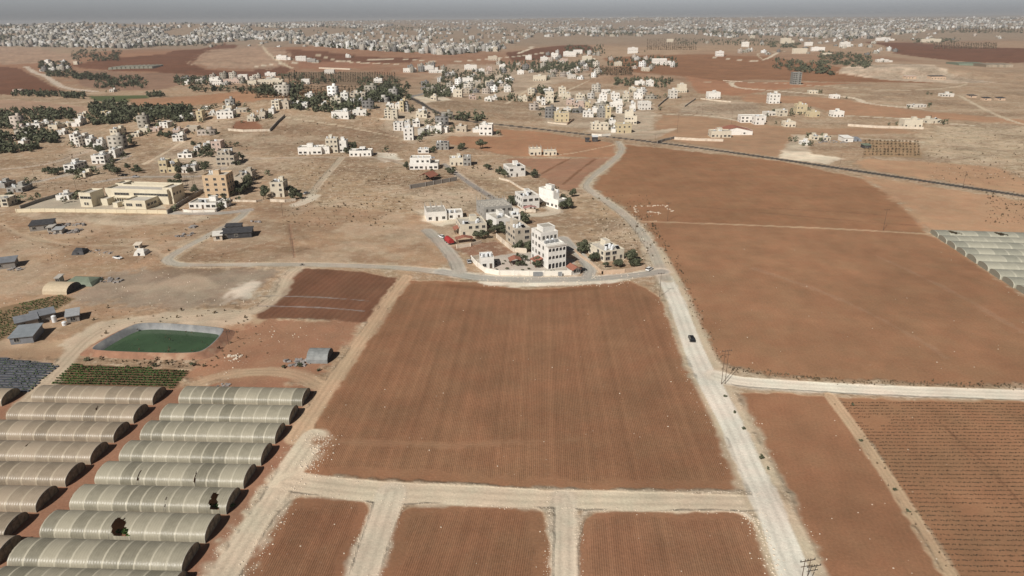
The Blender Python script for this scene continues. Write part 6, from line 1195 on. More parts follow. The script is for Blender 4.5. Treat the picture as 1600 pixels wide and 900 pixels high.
def donkey_cart():
    p = gp(472, 415); e = empty('motorcycle', p, R(20)); tag(e, 'small dark motorcycle standing on the worn street', 'motorcycle')
    for x in (-.65, .65):
        b = MB(); pts = [(x + .32 * math.cos(a), 0, .32 + .32 * math.sin(a)) for a in np.linspace(0, 2 * math.pi, 13)]
        for a, c in zip(pts[:-1], pts[1:]): b.bar(a, c, .06, 5)
        b.obj('wheel', M['tyre'], e)
    b = MB(); b.bar((-.65, 0, .32), (0, 0, .55), .06); b.bar((0, 0, .55), (.45, 0, .85), .07); b.bar((.45, 0, .95), (.65, 0, .32), .05); b.box(-.2, .35, -.14, .14, .35, .85, 0, bottom=True); b.obj('frame', M['dark'], e)
    b = MB(); b.box(-.55, .1, -.13, .13, .8, .92, 0, bottom=True); b.obj('seat', M['black'], e); b = MB(); b.bar((.45, -.35, 1.05), (.45, .35, 1.05), .03); b.bar((.45, 0, .95), (.45, 0, 1.05), .03); b.obj('handlebar', M['dark'], e)
donkey_cart()

# ------------------------------------------------------------------ poles
def pole(x, y, H, rz, kind, lab, m=None):
    p = gp(x, y); e = empty('power_pole', p, R(rz)); tag(e, lab, 'power pole', 'power poles of the plain'); m = m or M['wood']
    xs = (-.55, .55) if kind == 'H' else (0,); r = .12
    for q in xs: b = MB(); b.cyl(q, 0, -.3, H, r * .8, r * .5, 7); b.obj('pole', m, e)
    b = MB(); hw = 1.5 if kind == 'H' else 1.2; b.box(-hw, hw, -.06, .06, H - .5, H - .38, 0, bottom=True)
    if kind == 'H': b.box(-hw * .8, hw * .8, -.05, .05, H - 1.7, H - 1.6, 0, bottom=True)
    b.obj('crossarm', m, e)
    for q in ((-hw + .1, 0, hw - .1) if kind == 'H' else (-hw + .1, hw - .1, 0)): b = MB(); b.cyl(q, 0, H - .38, H - .05, .1, .07, 6); b.obj('insulator', M['dark'], e)
for a in [(1130, 600, 11.2, 10, 'H', 'double wooden pole where the bright side road starts'), (1250, 940, 10.0, 12, 'H', 'double wooden pole at the bottom edge beside the main pale road'), (1030.5, 464, 10, 5, 'T', 'wooden pole on the pale road verge near the village corner'),
          (993, 366, 9.5, 0, 'T', 'wooden pole on the bend beside the winding road'), (1043, 345, 10, 0, 'T', 'wooden pole beside the stone foundations in the broad red field'), (1380, 360, 11, 0, 'T', 'wooden pole alone on the field path'),
          (1504, 295, 11, 8, 'T', 'pale pole beside the dark highway', ), (1312, 261, 9, 0, 'T', 'wooden pole by the pale farm clearing'), (1348, 247, 9, 0, 'T', 'thin pole beside the young orchard'),
          (1058, 208, 17, 0, 'T', 'tall pole in front of the red-roofed farm'), (1023, 229, 10, 0, 'T', 'pole where the dark farm wall meets the highway'), (1097, 180, 12, 0, 'T', 'pole on the stony ground below the cypress house'), (1143, 193, 12, 0, 'T', 'pole left of the long white house'),
          (293, 296, 10, 0, 'H', 'double pole above the school, left one'), (304, 296, 10, 0, 'H', 'double pole above the school, right one'), (442, 338, 8, 0, 'T', 'thin pole on the dry ground below the lane end'), (57, 290, 11, 0, 'T', 'pole beside the pale slope lane at the far left'),
          (120, 300, 9, 0, 'T', 'pole left of the school on the slope'), (315, 214, 9, 0, 'T', 'pole at the top of the hillside path'), (357, 538, 5, 0, 'T', 'short pole at the corner of the reservoir'), (459, 395, 7, 0, 'T', 'short thin pole on the smooth dry ground')]: pole(*a)

# stone foundations in the broad red field
def foundations():
    p = gp(1020, 331); b = MB(); r = random.Random(3)
    for (ax, ay, bx, by) in ((991, 323, 1040, 321), (1040, 321, 1050, 331), (991, 323, 996, 333), (1012, 331, 1030, 333)):
        A = gp(ax, ay); B_ = gp(bx, by)
        for i in range(16):
            f = r.random(); x = A[0] + (B_[0] - A[0]) * f - p[0] + r.uniform(-1, 1); y = A[1] + (B_[1] - A[1]) * f - p[1] + r.uniform(-1, 1); s = r.uniform(.15, .5); b.box(x - s, x + s, y - s * .7, y + s * .7, -.2, s * .7)
    tag(b.obj('stone_foundation', M['rock'], None, p), 'pale stone foundations of an old building in the broad red field', 'ruin')
foundations()

# ------------------------------------------------------------------ trees
CROWN = {}
for kind, (rx, ry, rz_, n, s, mm) in dict(round=(2.6, 2.6, 2.0, 520, .34, 'leaf'), pine=(3.0, 2.9, 2.4, 620, .38, 'leaf'), cypress=(.95, .95, 4.2, 420, .26, 'cypress'), dry=(1.8, 1.8, 1.3, 300, .30, 'leafdry'), bush=(1.2, 1.2, .8, 200, .22, 'leaf')).items():
    CROWN[kind] = []
    for sd_ in range(3):
        me = leaf_cloud(rx, ry, rz_, n, s, sd_ * 7 + len(kind), 9 if kind != 'cypress' else 5)
        if kind == 'cypress':
            co = np.empty(len(me.vertices) * 3, np.float32); me.vertices.foreach_get('co', co); co = co.reshape(-1, 3); t = (co[:, 2] / 4.2 + 1) / 2; k = np.clip(1.25 - 1.05 * t, .12, 1); co[:, 0] *= k; co[:, 1] *= k; me.vertices.foreach_set('co', co.ravel())
        me.materials.append(M[mm]); CROWN[kind].append(me)
_b = MB(); _b.cyl(0, 0, -.4, 1.6, .24, .16, 7); _b.bar((0, 0, 1.2), (.7, .2, 2.6), .09, 5); _b.bar((0, 0, 1.2), (-.6, .4, 2.5), .09, 5); _b.bar((0, 0, 1.3), (.1, -.6, 2.7), .08, 5); TRUNK = _b.mesh('trunk', [M['trunk']])
CZ = dict(round=2.9, pine=3.7, cypress=4.6, dry=1.9, bush=.7); NTREE = [0]
NAMES = dict(round='olive_tree', pine='pine_tree', cypress='cypress_tree', dry='dry_tree', bush='bush')
def tree(p, kind, s, lab, group=None, full=True):
    NTREE[0] += 1; me = random.choice(CROWN[kind]); rz = random.uniform(0, 6.28); sc = (s * random.uniform(.88, 1.12), s * random.uniform(.88, 1.12), s * random.uniform(.85, 1.1))
    if kind == 'bush' or not full:
        o = link(NAMES[kind], me, None, (p[0], p[1], p[2] + CZ[kind] * s * (.8 if kind != 'bush' else 1)), rz, sc); tag(o, lab, 'bush' if kind == 'bush' else 'tree', group); return o
    e = empty(NAMES[kind], p, rz); tag(e, lab, 'tree', group)
    link('trunk', TRUNK, e, scale=(s, s, s * (1 if kind != 'pine' else 1.3))); link('crown', me, e, (0, 0, CZ[kind] * s), 0, sc); return e
# single trees and small clumps: x0, x1, y0, y1 (feet), number, size factor, kinds, what they stand by
CL = [
 (752, 760, 371, 373, 2, .75, 'round', 'dark tree against the cream house with red awnings'), (738, 750, 372, 376, 3, .85, 'round', 'dark tree in front of the cream house with red awnings'),
 (763, 775, 352, 366, 4, .95, 'round', 'tree in the shade between the red-awning house and the terrace house'), (778, 796, 363, 369, 4, .9, 'round', 'tree below the white terrace house'), (814, 822, 345, 351, 2, 1.0, 'round', 'dark tree right of the narrow white block'),
 (806, 830, 388, 394, 5, .8, 'round', 'garden tree in front of the plain beige house'), (772, 830, 408, 424, 12, .6, 'bush', 'low shrub in the walled street garden'), (808, 822, 404, 416, 5, .6, 'round', 'small tree in the walled street garden'), (836, 850, 410, 419, 4, .7, 'round', 'tree at the foot of the arcaded block'),
 (858, 880, 421, 426, 4, .5, 'bush', 'rounded shrub before the arcaded block'), (904, 918, 392, 400, 3, 1.05, 'round', 'big dark tree left of the cream stone house'), (921, 932, 404, 411, 2, .95, 'round', 'round dark tree at the corner of the cream stone house'),
 (944, 1000, 415, 419, 9, .6, 'round', 'garden tree before the cream stone house'), (979, 992, 403, 411, 4, .85, 'round', 'dark tree right of the cream stone house'),
 (794, 812, 313, 326, 6, .7, 'round', 'hedge-like tree beside the villa with the pink porch'), (842, 856, 316, 328, 5, .75, 'dry', 'dark reddish tree right of the villa with the pink porch'), (853, 872, 306, 322, 5, .75, 'round', 'tree between the two white villas'),
 (876, 895, 306, 328, 10, .95, 'round', 'dark tree wrapping the white villa corner'), (866, 872, 300, 306, 2, .8, 'round', 'tree on the terrace of the dark-wrapped villa'),
 (758, 768, 262, 268, 3, .8, 'round', 'dark tree at the upper end of the hedge'), (770, 794, 268, 279, 6, .9, 'round', 'hedge tree left of the highest white villa'), (822, 840, 272, 280, 5, .8, 'round', 'tree right of the highest white villa'), (712, 724, 286, 289, 0, .7, 'dry', ''),
 (684, 712, 266, 278, 7, .7, 'round', 'tree beside the lane behind the wide white house'), (668, 678, 274, 282, 3, .8, 'round', 'dark tree beside the red gabled pavilion'), (633, 638, 264, 266, 1, .9, 'round', 'dark tree left of the wide white house'),
 (751, 759, 231, 234, 2, 1.15, 'pine', 'dark tree alone on the edge of the orange field'), (714, 723, 231, 238, 3, .9, 'round', 'tree below the orange field'), (668, 681, 233, 240, 4, .85, 'round', 'tree between the bungalow and the grey house'), (734, 748, 258, 264, 3, .6, 'dry', 'bush right of the grey cube'),
 (538, 556, 228, 240, 6, 1.0, 'round', 'dark tree right of the narrow cream house'), (504, 512, 236, 241, 3, .7, 'round', 'tree between the two white hillside houses'), (466, 500, 242, 244, 4, .45, 'bush', 'low shrub before the low white hillside house'),
 (405, 416, 305, 316, 4, 1.05, 'pine', 'dark tree left of the cream house at the lane end'), (453, 471, 300, 312, 7, .9, 'round', 'dark tree shaded by the cream house at the lane end'),
 (363, 388, 285, 305, 12, 1.1, 'round', 'dark tree in the dense garden right of the tan block'), (392, 404, 268, 283, 4, .95, 'dry', 'reddish dark tree right of the beige hamlet house'), (326, 362, 306, 312, 5, .6, 'round', 'small tree before the tan block'),
 (266, 285, 282, 300, 7, 1.0, 'pine', 'dark tree behind the right end of the school'), (298, 308, 296, 304, 3, .7, 'round', 'tree between school and tan block'), (167, 186, 268, 280, 7, .95, 'pine', 'dark tree beside the street above the school'), (200, 226, 262, 272, 6, .85, 'round', 'dark tree on the slope above the school street'),
 (86, 108, 308, 311, 4, .6, 'round', 'tree at the west corner of the school yard'), (112, 122, 305, 310, 3, .6, 'round', 'tree beside the school pavilion'), (68, 100, 268, 278, 10, .85, 'round', 'hedge tree before the nearest white villa of the slope'), (106, 130, 268, 275, 6, .7, 'round', 'shrub by the nearest white villa of the slope'),
 (276, 300, 262, 274, 8, .8, 'round', 'tree beside the yellow hamlet house'), (300, 332, 228, 246, 14, .9, 'round', 'dark tree in the middle of the hillside hamlet'), (308, 330, 258, 268, 5, .7, 'round', 'tree in the walled yard of the hamlet'), (362, 380, 240, 262, 5, .8, 'round', 'tree right of the beige three-storey hamlet house'), (345, 362, 226, 236, 4, .7, 'dry', 'dark tree by the pinkish hamlet house'),
 (126, 150, 230, 238, 6, .8, 'round', 'tree between the white villas of the slope'), (150, 172, 232, 240, 6, .9, 'round', 'dark tree below the row of white slope houses'), (186, 214, 214, 226, 8, .8, 'round', 'tree at the upper end of the white house row'), (244, 270, 211, 219, 8, .8, 'round', 'tree on the edge of the hillside terrace'),
 (12, 42, 306, 322, 8, .9, 'round', 'dark tree at the far left of the school'), (6, 20, 292, 300, 3, .8, 'round', 'dark tree by the grey edge houses'),
 (1180, 1184, 154, 157, 0, 1, 'cypress', ''), (1096, 1104, 152, 156, 4, .85, 'cypress', 'cypress left of the flat white house'), (1126, 1146, 155, 159, 6, .85, 'cypress', 'cypress right of the flat white house'),
 (1060, 1110, 211, 216, 12, .75, 'round', 'garden tree left of the red-roofed farm'), (1128, 1140, 213, 218, 4, .85, 'round', 'dark tree at the corner of the farm wall'), (1236, 1246, 182, 188, 3, 1.5, 'pine', 'big dark tree left of the yellow plain house'), (1258, 1264, 176, 182, 2, 1.0, 'round', 'tree right of the yellow plain house'),
 (1294, 1300, 178, 180, 2, 1.0, 'round', 'tree left of the white plain house with grey roof'), (1320, 1335, 180, 184, 4, 1.0, 'round', 'tree right of the white plain house with grey roof'), (1326, 1410, 192, 198, 16, .8, 'round', 'orchard tree behind the long pale fence wall'), (1444, 1474, 183, 190, 7, .9, 'round', 'tree around the small cream orchard house'),
 (1208, 1240, 181, 188, 5, .8, 'round', 'tree before the cream plain house'), (1254, 1262, 226, 229, 2, .7, 'round', 'dark tree at the small farm'), (1306, 1308, 224, 226, 1, .9, 'cypress', 'small cypress in the small farm yard'), (902, 912, 178, 186, 3, 1.3, 'cypress', 'dark cypress above the cream roadside house'),
 (996, 1020, 176, 204, 22, 1.05, 'round', 'tree in the dark grove at the corner of the dense cluster'), (916, 926, 198, 204, 3, .9, 'round', 'tree beside the roadside house of the cluster'), (926, 948, 184, 194, 8, .9, 'round', 'tree below the yellow tower of the cluster'), (954, 975, 160, 200, 12, .85, 'round', 'tree deep inside the dense cluster'),
 (689, 702, 182, 190, 5, 1.1, 'pine', 'dark tree at the highway bend'), (638, 650, 172, 186, 7, 1.0, 'round', 'tree behind the cream three-storey houses'), (668, 690, 184, 192, 8, .85, 'round', 'tree among the houses of the bend'),
 (1270, 1280, 228, 232, 0, .5, 'bush', ''),
]
for x0, x1, y0, y1, n, s, kind, what in CL:
    xs_ = sorted(random.uniform(x0, x1) for _ in range(n))
    for i in range(n):
        if NTREE[0] > 284: break
        px, py = xs_[i], random.uniform(y0, y1)
        if n == 1: px, py = (x0 + x1) / 2, (y0 + y1) / 2
        tree(gp(px, py), kind, s * random.uniform(.9, 1.35), (ordw(i) + ' from left, ' + what) if n > 1 else what, what if n > 1 else None, full=py > 215)
# leaf masses too many to count: tree belts, groves, far orchards
def mass(name, spots, lab, mt, cat, fac=26, s0=.55):
    Vs = []; r = np.random.default_rng(len(spots))
    lumps = r.normal(0, .4, (7, 3))
    for (x, y, z, rx, rz_) in spots:
        n = fac; k = r.integers(0, 7, n); d = r.normal(size=(n, 3)); d /= np.linalg.norm(d, axis=1)[:, None]; P = lumps[k] * .9 + d * .5
        P = P * np.array([rx, rx, rz_]) + np.array([x, y, z + rz_ * .85]); nn = d + r.normal(0, .4, (n, 3)); nn /= np.linalg.norm(nn, axis=1)[:, None]
        u = np.cross(nn, r.normal(size=(n, 3))); u /= np.linalg.norm(u, axis=1)[:, None]; v = np.cross(nn, u); sz = (s0 * rx * r.uniform(.4, 1, n))[:, None]
        Vs.append(np.stack([P - u * sz, P + v * sz * .8, P + u * sz, P - v * sz * .8], 1).reshape(-1, 3))
    V = np.concatenate(Vs); o = link(name, arr_mesh(name, V, np.arange(len(V)).reshape(-1, 4), [mt])); tag(o, lab, cat, kind='stuff'); return o
def spots(polys, s, jit=.3):
    out = []
    for (x0, y0, x1, y1, n, slope) in polys:
        for i in range(int(n * 1.5)):
            px = random.uniform(x0, x1); py = y0 + (y1 - y0) * random.random() + slope * (px - x0) / max(1, (x1 - x0)); p = gp(px, py)
            if any(abs(h['p'][0] + h['W'] / 2 - p[0]) < h['W'] * .6 + s * .5 and -s * .7 < p[1] - h['p'][1] < 12 for h in HOUSES if abs(h['y'] - py) < 25): continue
            q = s * random.uniform(.7, 1.3); out.append((p[0], p[1], p[2], q, q * random.uniform(.9, 1.25)))
    return out
mass('wood', spots([(-200, 176, 120, 192, 210, -4), (-150, 192, 60, 200, 60, 2), (20, 143, 135, 150, 90, 5), (-60, 212, 20, 236, 60, 0), (30, 208, 90, 222, 50, 4), (-60, 238, 60, 246, 30, -10), (140, 176, 300, 196, 190, -6), (140, 163, 200, 178, 60, -2), (200, 168, 300, 178, 50, 0), (230, 148, 256, 152, 16, 0)], 2.8),
     'dark belts of trees crossing the valley farms', M['leaf'], 'trees', 30)
mass('wood', spots([(60, 98, 110, 110, 60, 0), (112, 78, 190, 96, 90, 0), (70, 110, 170, 120, 80, 8), (150, 122, 230, 138, 70, 0), (200, 62, 350, 74, 130, -2), (275, 122, 330, 134, 40, 0), (300, 140, 400, 146, 20, 0), (440, 118, 620, 134, 36, 2), (400, 136, 470, 150, 40, 0), (560, 128, 640, 160, 60, 0), (575, 134, 625, 160, 110, 0)], 3.2),
     'dark groves of the far valley and behind the hill crest', M['leaf'], 'trees', 24)
mass('wood', spots([(455, 150, 560, 172, 120, 8), (556, 150, 620, 158, 60, 0), (660, 135, 705, 152, 70, 0), (690, 112, 800, 140, 170, 0), (780, 96, 900, 112, 110, 4), (830, 100, 935, 114, 170, -6), (880, 72, 945, 86, 90, 0), (950, 90, 1060, 104, 110, 0), (960, 122, 1050, 134, 60, 4), (1055, 60, 1200, 70, 120, 2), (840, 140, 860, 150, 20, 0), (780, 152, 870, 160, 20, 0), (700, 180, 760, 190, 14, 0)], 2.9),
     'dark groves between the scattered houses across the highway', M['leaf'], 'trees', 26)
mass('wood', spots([(1200, 66, 1250, 74, 50, 2), (1210, 92, 1300, 108, 70, 10), (1280, 80, 1360, 100, 110, 8), (1420, 60, 1500, 68, 40, 0), (1460, 47, 1600, 52, 60, 0)], 3.8), 'groves behind the spoil bank', M['leaf'], 'trees', 22)
gt = []
for h in HOUSES:
    if h['cl'] == 'town edge' or h['y'] > 345 or h['cl'] == 'village': continue
    for i in range(random.choice((1, 2, 3, 4)) if h['y'] > 90 else 2):
        a = random.uniform(-.5, 1.5) * h['W'] + (h['W'] * .5 if random.random() < .4 else 0); d = random.choice((random.uniform(-7, -2), random.uniform(13, 22), random.uniform(13, 20))); q = random.uniform(1.5, 3.0)
        x, y = h['p'][0] + a, h['p'][1] + d
        if d < 0 and random.random() < .5: x = h['p'][0] + h['W'] + random.uniform(1.5, 6); y = h['p'][1] + random.uniform(0, 10)
        if any(k is not h and k['p'][0] - 1 < x < k['p'][0] + k['W'] + 1 and k['p'][1] - 1 < y < k['p'][1] + 12 for k in HOUSES): continue
        gt.append((x, y, float(terr(x, y)), q, q))
mass('garden_trees', gt, 'smaller garden trees round the distant houses', M['leaf'], 'trees', 34, .4)
def orchard(x0, y0, x1, y1, nx, ny, s, lab, mt, slope=0):
    out = []
    for j in range(ny):
        for i in range(nx):
            px = x0 + (x1 - x0) * (i + random.uniform(-.15, .15)) / nx; py = y0 + (y1 - y0) * (j + random.uniform(-.1, .1)) / ny + slope * i / nx; p = gp(px, py); q = s * random.uniform(.7, 1.2); out.append((p[0], p[1], p[2], q, q * .9))
    mass('orchard', out, lab, mt, 'orchard', 22)
orchard(452, 114, 620, 130, 44, 9, 1.5, 'orchard rows behind the tree belt', M['leafdry']); orchard(1012, 62, 1090, 80, 24, 8, 2.4, 'orchard rows before the far forest edge', M['leafdry'])
orchard(1352, 221, 1440, 246, 15, 6, .95, 'young orchard trees in rows above the road', M['leafdry'], 1); orchard(1460, 68, 1560, 78, 26, 5, 3.2, 'orchard rows on the dark red far slope', M['leafdry'])
orchard(930, 108, 990, 120, 18, 5, 2.6, 'dark young orchard beside the far villas', M['leafdry']); orchard(400, 136, 560, 156, 30, 6, 2.2, 'dusty trees on the red soil behind the hamlet', M['leafdry']); orchard(380, 135, 470, 150, 14, 4, 2.2, 'dusty trees near the red strip', M['leafdry'])
orchard(1500, 44, 1600, 52, 20, 4, 6, 'orchard rows at the edge of the town', M['leafdry']); orchard(1410, 190, 1480, 200, 0, 0, 1, 'x', M['leaf']) if False else None

# ------------------------------------------------------------------ crops, scrub, stones
def rows(poly, ang, gap, step, size, mt, lab, name='crop_rows', skip=.1, hz=.5, fac=5, wob=0):
    P = np.array([gp(a, b)[:2] for a, b in poly]); ca, sa = math.cos(R(ang)), math.sin(R(ang))
    U = P @ np.array([[ca, -sa], [sa, ca]]); u0, v0 = U.min(0); u1, v1 = U.max(0); r = np.random.default_rng(7)
    uu, vv = np.meshgrid(np.arange(u0, u1, step), np.arange(v0, v1, gap)); uu = uu + r.uniform(-.3, .3, uu.shape) * step; vv = vv + r.normal(0, .05, vv.shape) + wob * np.sin(uu / 9.0 + vv * .05)
    x = (uu * ca - vv * sa).ravel(); y = (uu * sa + vv * ca).ravel(); k = in_pond(x, y, P) & (r.random(len(x)) > skip); 
    g = fbm(x, y, 7, 2, 5); k &= g > .16 + skip * .6; x = x[k]; y = y[k]; z = terr(x, y); n = len(x)
    C = np.stack([x, y, z], 1)[:, None, :] + r.normal(0, 1, (n, fac, 3)) * np.array([step * .28, gap * .06, 0]) ; C[:, :, 2] += r.uniform(.08, hz, (n, fac)); C = C.reshape(-1, 3); m = len(C)
    nn = r.normal(size=(m, 3)); nn[:, 2] = abs(nn[:, 2]) + .4; nn /= np.linalg.norm(nn, axis=1)[:, None]; u = np.cross(nn, r.normal(size=(m, 3))); u /= np.linalg.norm(u, axis=1)[:, None]; v = np.cross(nn, u); sz = (size * r.uniform(.5, 1, m))[:, None]
    V = np.stack([C - u * sz, C + v * sz, C + u * sz, C - v * sz], 1).reshape(-1, 3)
    tag(link(name, arr_mesh(name, V, np.arange(len(V)).reshape(-1, 4), [mt])), lab, 'crops', kind='stuff')
rows([(1312, 626), (1600, 631), (1900, 640), (2100, 960), (1535, 960), (1494, 900), (1400, 750)], -1.5, 1.45, .5, .14, M['cropdk'], 'dark dashed rows of young plants on the red field', skip=.08, hz=.22, fac=5, wob=.1)
rows([(112, 570), (295, 579), (274, 607), (80, 600)], -3, 1.45, .5, .34, M['crop'], 'dark green crop rows below the pond', skip=.03, hz=.5)
rows([(-60, 494), (94, 461), (112, 468), (60, 500), (0, 530), (-60, 548)], 38, 1.7, .6, .30, M['crop'], 'thin green rows beside the grey sheds', skip=.15, hz=.35, fac=4)
def mulch():
    P = np.array([gp(a, b)[:2] for a, b in [(-80, 556), (0, 559), (94, 571), (48, 612), (-80, 612)]]); b = MB(); a = R(-3); m = mat('mulch_film', (.060, .066, .082), .6, .3, .8)
    for v in np.arange(P[:, 1].min() - 5, P[:, 1].max() + 5, 1.5):
        xs = np.arange(P[:, 0].min() - 2, P[:, 0].max(), .8); x = xs; y = v + (xs - xs[0]) * math.tan(a); k = in_pond(x, y, P)
        if k.sum() < 2: continue
        xa, xb = x[k].min(), x[k].max(); ya, yb = y[k][0], y[k][-1]; n = len(b.v)
        b.v += [(xa, ya - .5, .01), (xb, yb - .5, .01), (xb, yb - .35, .28), (xa, ya - .35, .28), (xa, ya + .35, .28), (xb, yb + .35, .28), (xb, yb + .5, .01), (xa, ya + .5, .01)]
        b.f += [(n, n + 1, n + 2, n + 3), (n + 3, n + 2, n + 5, n + 4), (n + 4, n + 5, n + 6, n + 7)]; b.m += [0] * 3
    tag(b.obj('mulch_rows', m), 'bluish film-covered rows beside the greenhouses', 'crops', kind='stuff')
mulch()
rows([(-78, 556), (0, 559), (92, 571), (48, 611), (-78, 611)], -3, 1.5, 1.0, .26, M['crop'], 'small plants growing through the bluish film rows', skip=.25, hz=.5, fac=3)
def scatter_line(P, n, spread, smin, smax, out, r, side=None):
    W_ = [gp(a, b) for a, b in P]; L = [math.hypot(b[0] - a[0], b[1] - a[1]) for a, b in zip(W_[:-1], W_[1:])]
    for i in range(n):
        k = r.choices(range(len(L)), L)[0]; f = r.random(); a, b = W_[k], W_[k + 1]; nx, ny = -(b[1] - a[1]) / L[k], (b[0] - a[0]) / L[k]
        o = r.gauss(0, 1) * spread if side is None else (side + r.gauss(0, 1) * spread); x = a[0] + (b[0] - a[0]) * f + nx * o; y = a[1] + (b[1] - a[1]) * f + ny * o; out.append((x, y, r.uniform(smin, smax) * r.random() ** .5))
def stones():
    r = random.Random(9); out = []
    L1 = RD[4][3]; scatter_line(L1, 380, 1.3, .07, .24, out, r, 4.4); scatter_line(L1, 160, .6, .06, .2, out, r, -4.2)
    for q, n in ((RD[5][3], 500), (RD[6][3], 300), (RD[7][3], 280)):
        scatter_line(q, n * 2 // 3, .5, .05, .17, out, r, 3.2); scatter_line(q, n * 2 // 3, .5, .05, .18, out, r, -3.2)
    scatter_line(RD[9][3], 260, 1.2, .05, .18, out, r, 5.4); scatter_line(RD[9][3], 260, 1.2, .05, .18, out, r, -5.4)
    scatter_line([(480, 690), (505, 680), (500, 705), (478, 735)], 200, 1.8, .08, .3, out, r); scatter_line([(1150, 797), (1178, 813), (1198, 850), (1212, 900)], 170, 1.0, .08, .28, out, r)
    for bx in ((500, 460, 1080, 750, 45), (1100, 380, 1600, 600, 45), (1160, 630, 1450, 900, 16), (1350, 640, 1600, 880, 6), (400, 790, 1200, 900, 26)):
        for i in range(bx[4]): p = gp(r.uniform(bx[0], bx[2]), r.uniform(bx[1], bx[3])); out.append((p[0], p[1], r.uniform(.06, .2)))
    for bx in ((0, 340, 430, 480, 200), (380, 510, 480, 535, 22), (350, 550, 375, 590, 16), (640, 290, 760, 340, 120), (930, 330, 1030, 420, 260), (440, 250, 640, 320, 240), (750, 425, 1000, 448, 260), (1450, 200, 1600, 280, 150)):
        for i in range(bx[4]): p = gp(r.uniform(bx[0], bx[2]), r.uniform(bx[1], bx[3])); out.append((p[0], p[1], r.uniform(.06, .30)))
    A = np.array(out); n = len(A); g = np.random.default_rng(2)
    cube = np.array([[-1, -1, -1], [1, -1, -1], [1, 1, -1], [-1, 1, -1], [-.7, -.7, .8], [.7, -.6, .9], [.6, .7, .7], [-.7, .6, .9]])
    V = cube[None] * A[:, 2][:, None, None] * g.uniform(.6, 1.2, (n, 8, 3)) * np.array([1, .9, .7]); V[:, :, 0] += A[:, 0][:, None]; V[:, :, 1] += A[:, 1][:, None]; V[:, :, 2] += terr(A[:, 0], A[:, 1])[:, None] + A[:, 2][:, None] * .2
    fc = np.array([[0, 1, 5, 4], [1, 2, 6, 5], [2, 3, 7, 6], [3, 0, 4, 7], [4, 5, 6, 7]]); F_ = (fc[None] + np.arange(n)[:, None, None] * 8).reshape(-1, 4)
    tag(link('rubble', arr_mesh('rubble', V.reshape(-1, 3), F_, [M['rock']])), 'pale limestone rubble along tracks and in the fields', 'rubble', kind='stuff')
stones()
def scrub():
    r = random.Random(4); out = []
    for bx in ((440, 255, 780, 330, 420), (0, 340, 360, 410, 110), (440, 320, 620, 355, 130), (920, 300, 1020, 410, 200), (330, 185, 640, 245, 260), (1450, 200, 1600, 290, 260), (60, 240, 220, 300, 220), (140, 480, 420, 560, 90), (1540, 300, 1600, 350, 120), (1060, 160, 1180, 180, 60), (150, 555, 340, 575, 60)):
        for i in range(int(bx[4] * 1.3)): p = gp(r.uniform(bx[0], bx[2]), r.uniform(bx[1], bx[3])); q = r.uniform(.12, .5) if r.random() < .93 else .8; out.append((p[0], p[1], p[2], q, q * .55))
    t = []; scatter_line([(1128, 576), (1200, 585), (1330, 597), (1600, 604)], 420, .9, .12, .5, t, r); scatter_line([(1052, 400), (1070, 440), (1098, 510), (1130, 566)], 150, 1.0, .15, .5, t, r)
    scatter_line([(1000, 350), (1018, 390), (1030, 415)], 90, 1.5, .2, .8, t, r, 6); scatter_line([(1296, 618), (1372, 722), (1486, 898)], 12, .8, .2, .5, t, r)
    for x, y, q in t: out.append((x, y, float(terr(x, y)), q, q * .7))
    mass('scrub', out, 'low dry scrub dotted over verges and slopes', M['leafdry'], 'scrub', 14, .6)
scrub()
for i, (x, y, w_) in enumerate([(1332, 633, 'nearest the side road on the footpath'), (1345, 690, 'on the upper footpath'), (1397, 766, 'halfway along the footpath'), (1418, 800, 'on the lower footpath'), (1132, 620, 'right of the main pale road near the double pole'), (1148, 645, 'second right of the main pale road below the double pole'), (1163, 671, 'third right of the main pale road below the double pole'), (1190, 717, 'largest right of the main pale road'), (1200, 733, 'lowest beside the main pale road')]):
    tree(gp(x, y), 'bush', .5 if i != 7 else .75, 'small dark bush ' + w_)
for x, y, s, l_ in ((470, 572, .9, 'dark bush left of the scrap by the rounded shed'), (443, 575, .8, 'green bush at the tip of the scrap by the rounded shed'), (497, 580, .6, 'low bush below the rounded grey shed'), (243, 573, .9, 'green bush on the bank below the pond'), (137, 564, .9, 'bush on the bank left below the pond'), (300, 572, 1.0, 'green bush at the right foot of the pond bank')): tree(gp(x, y), 'bush', s, l_)

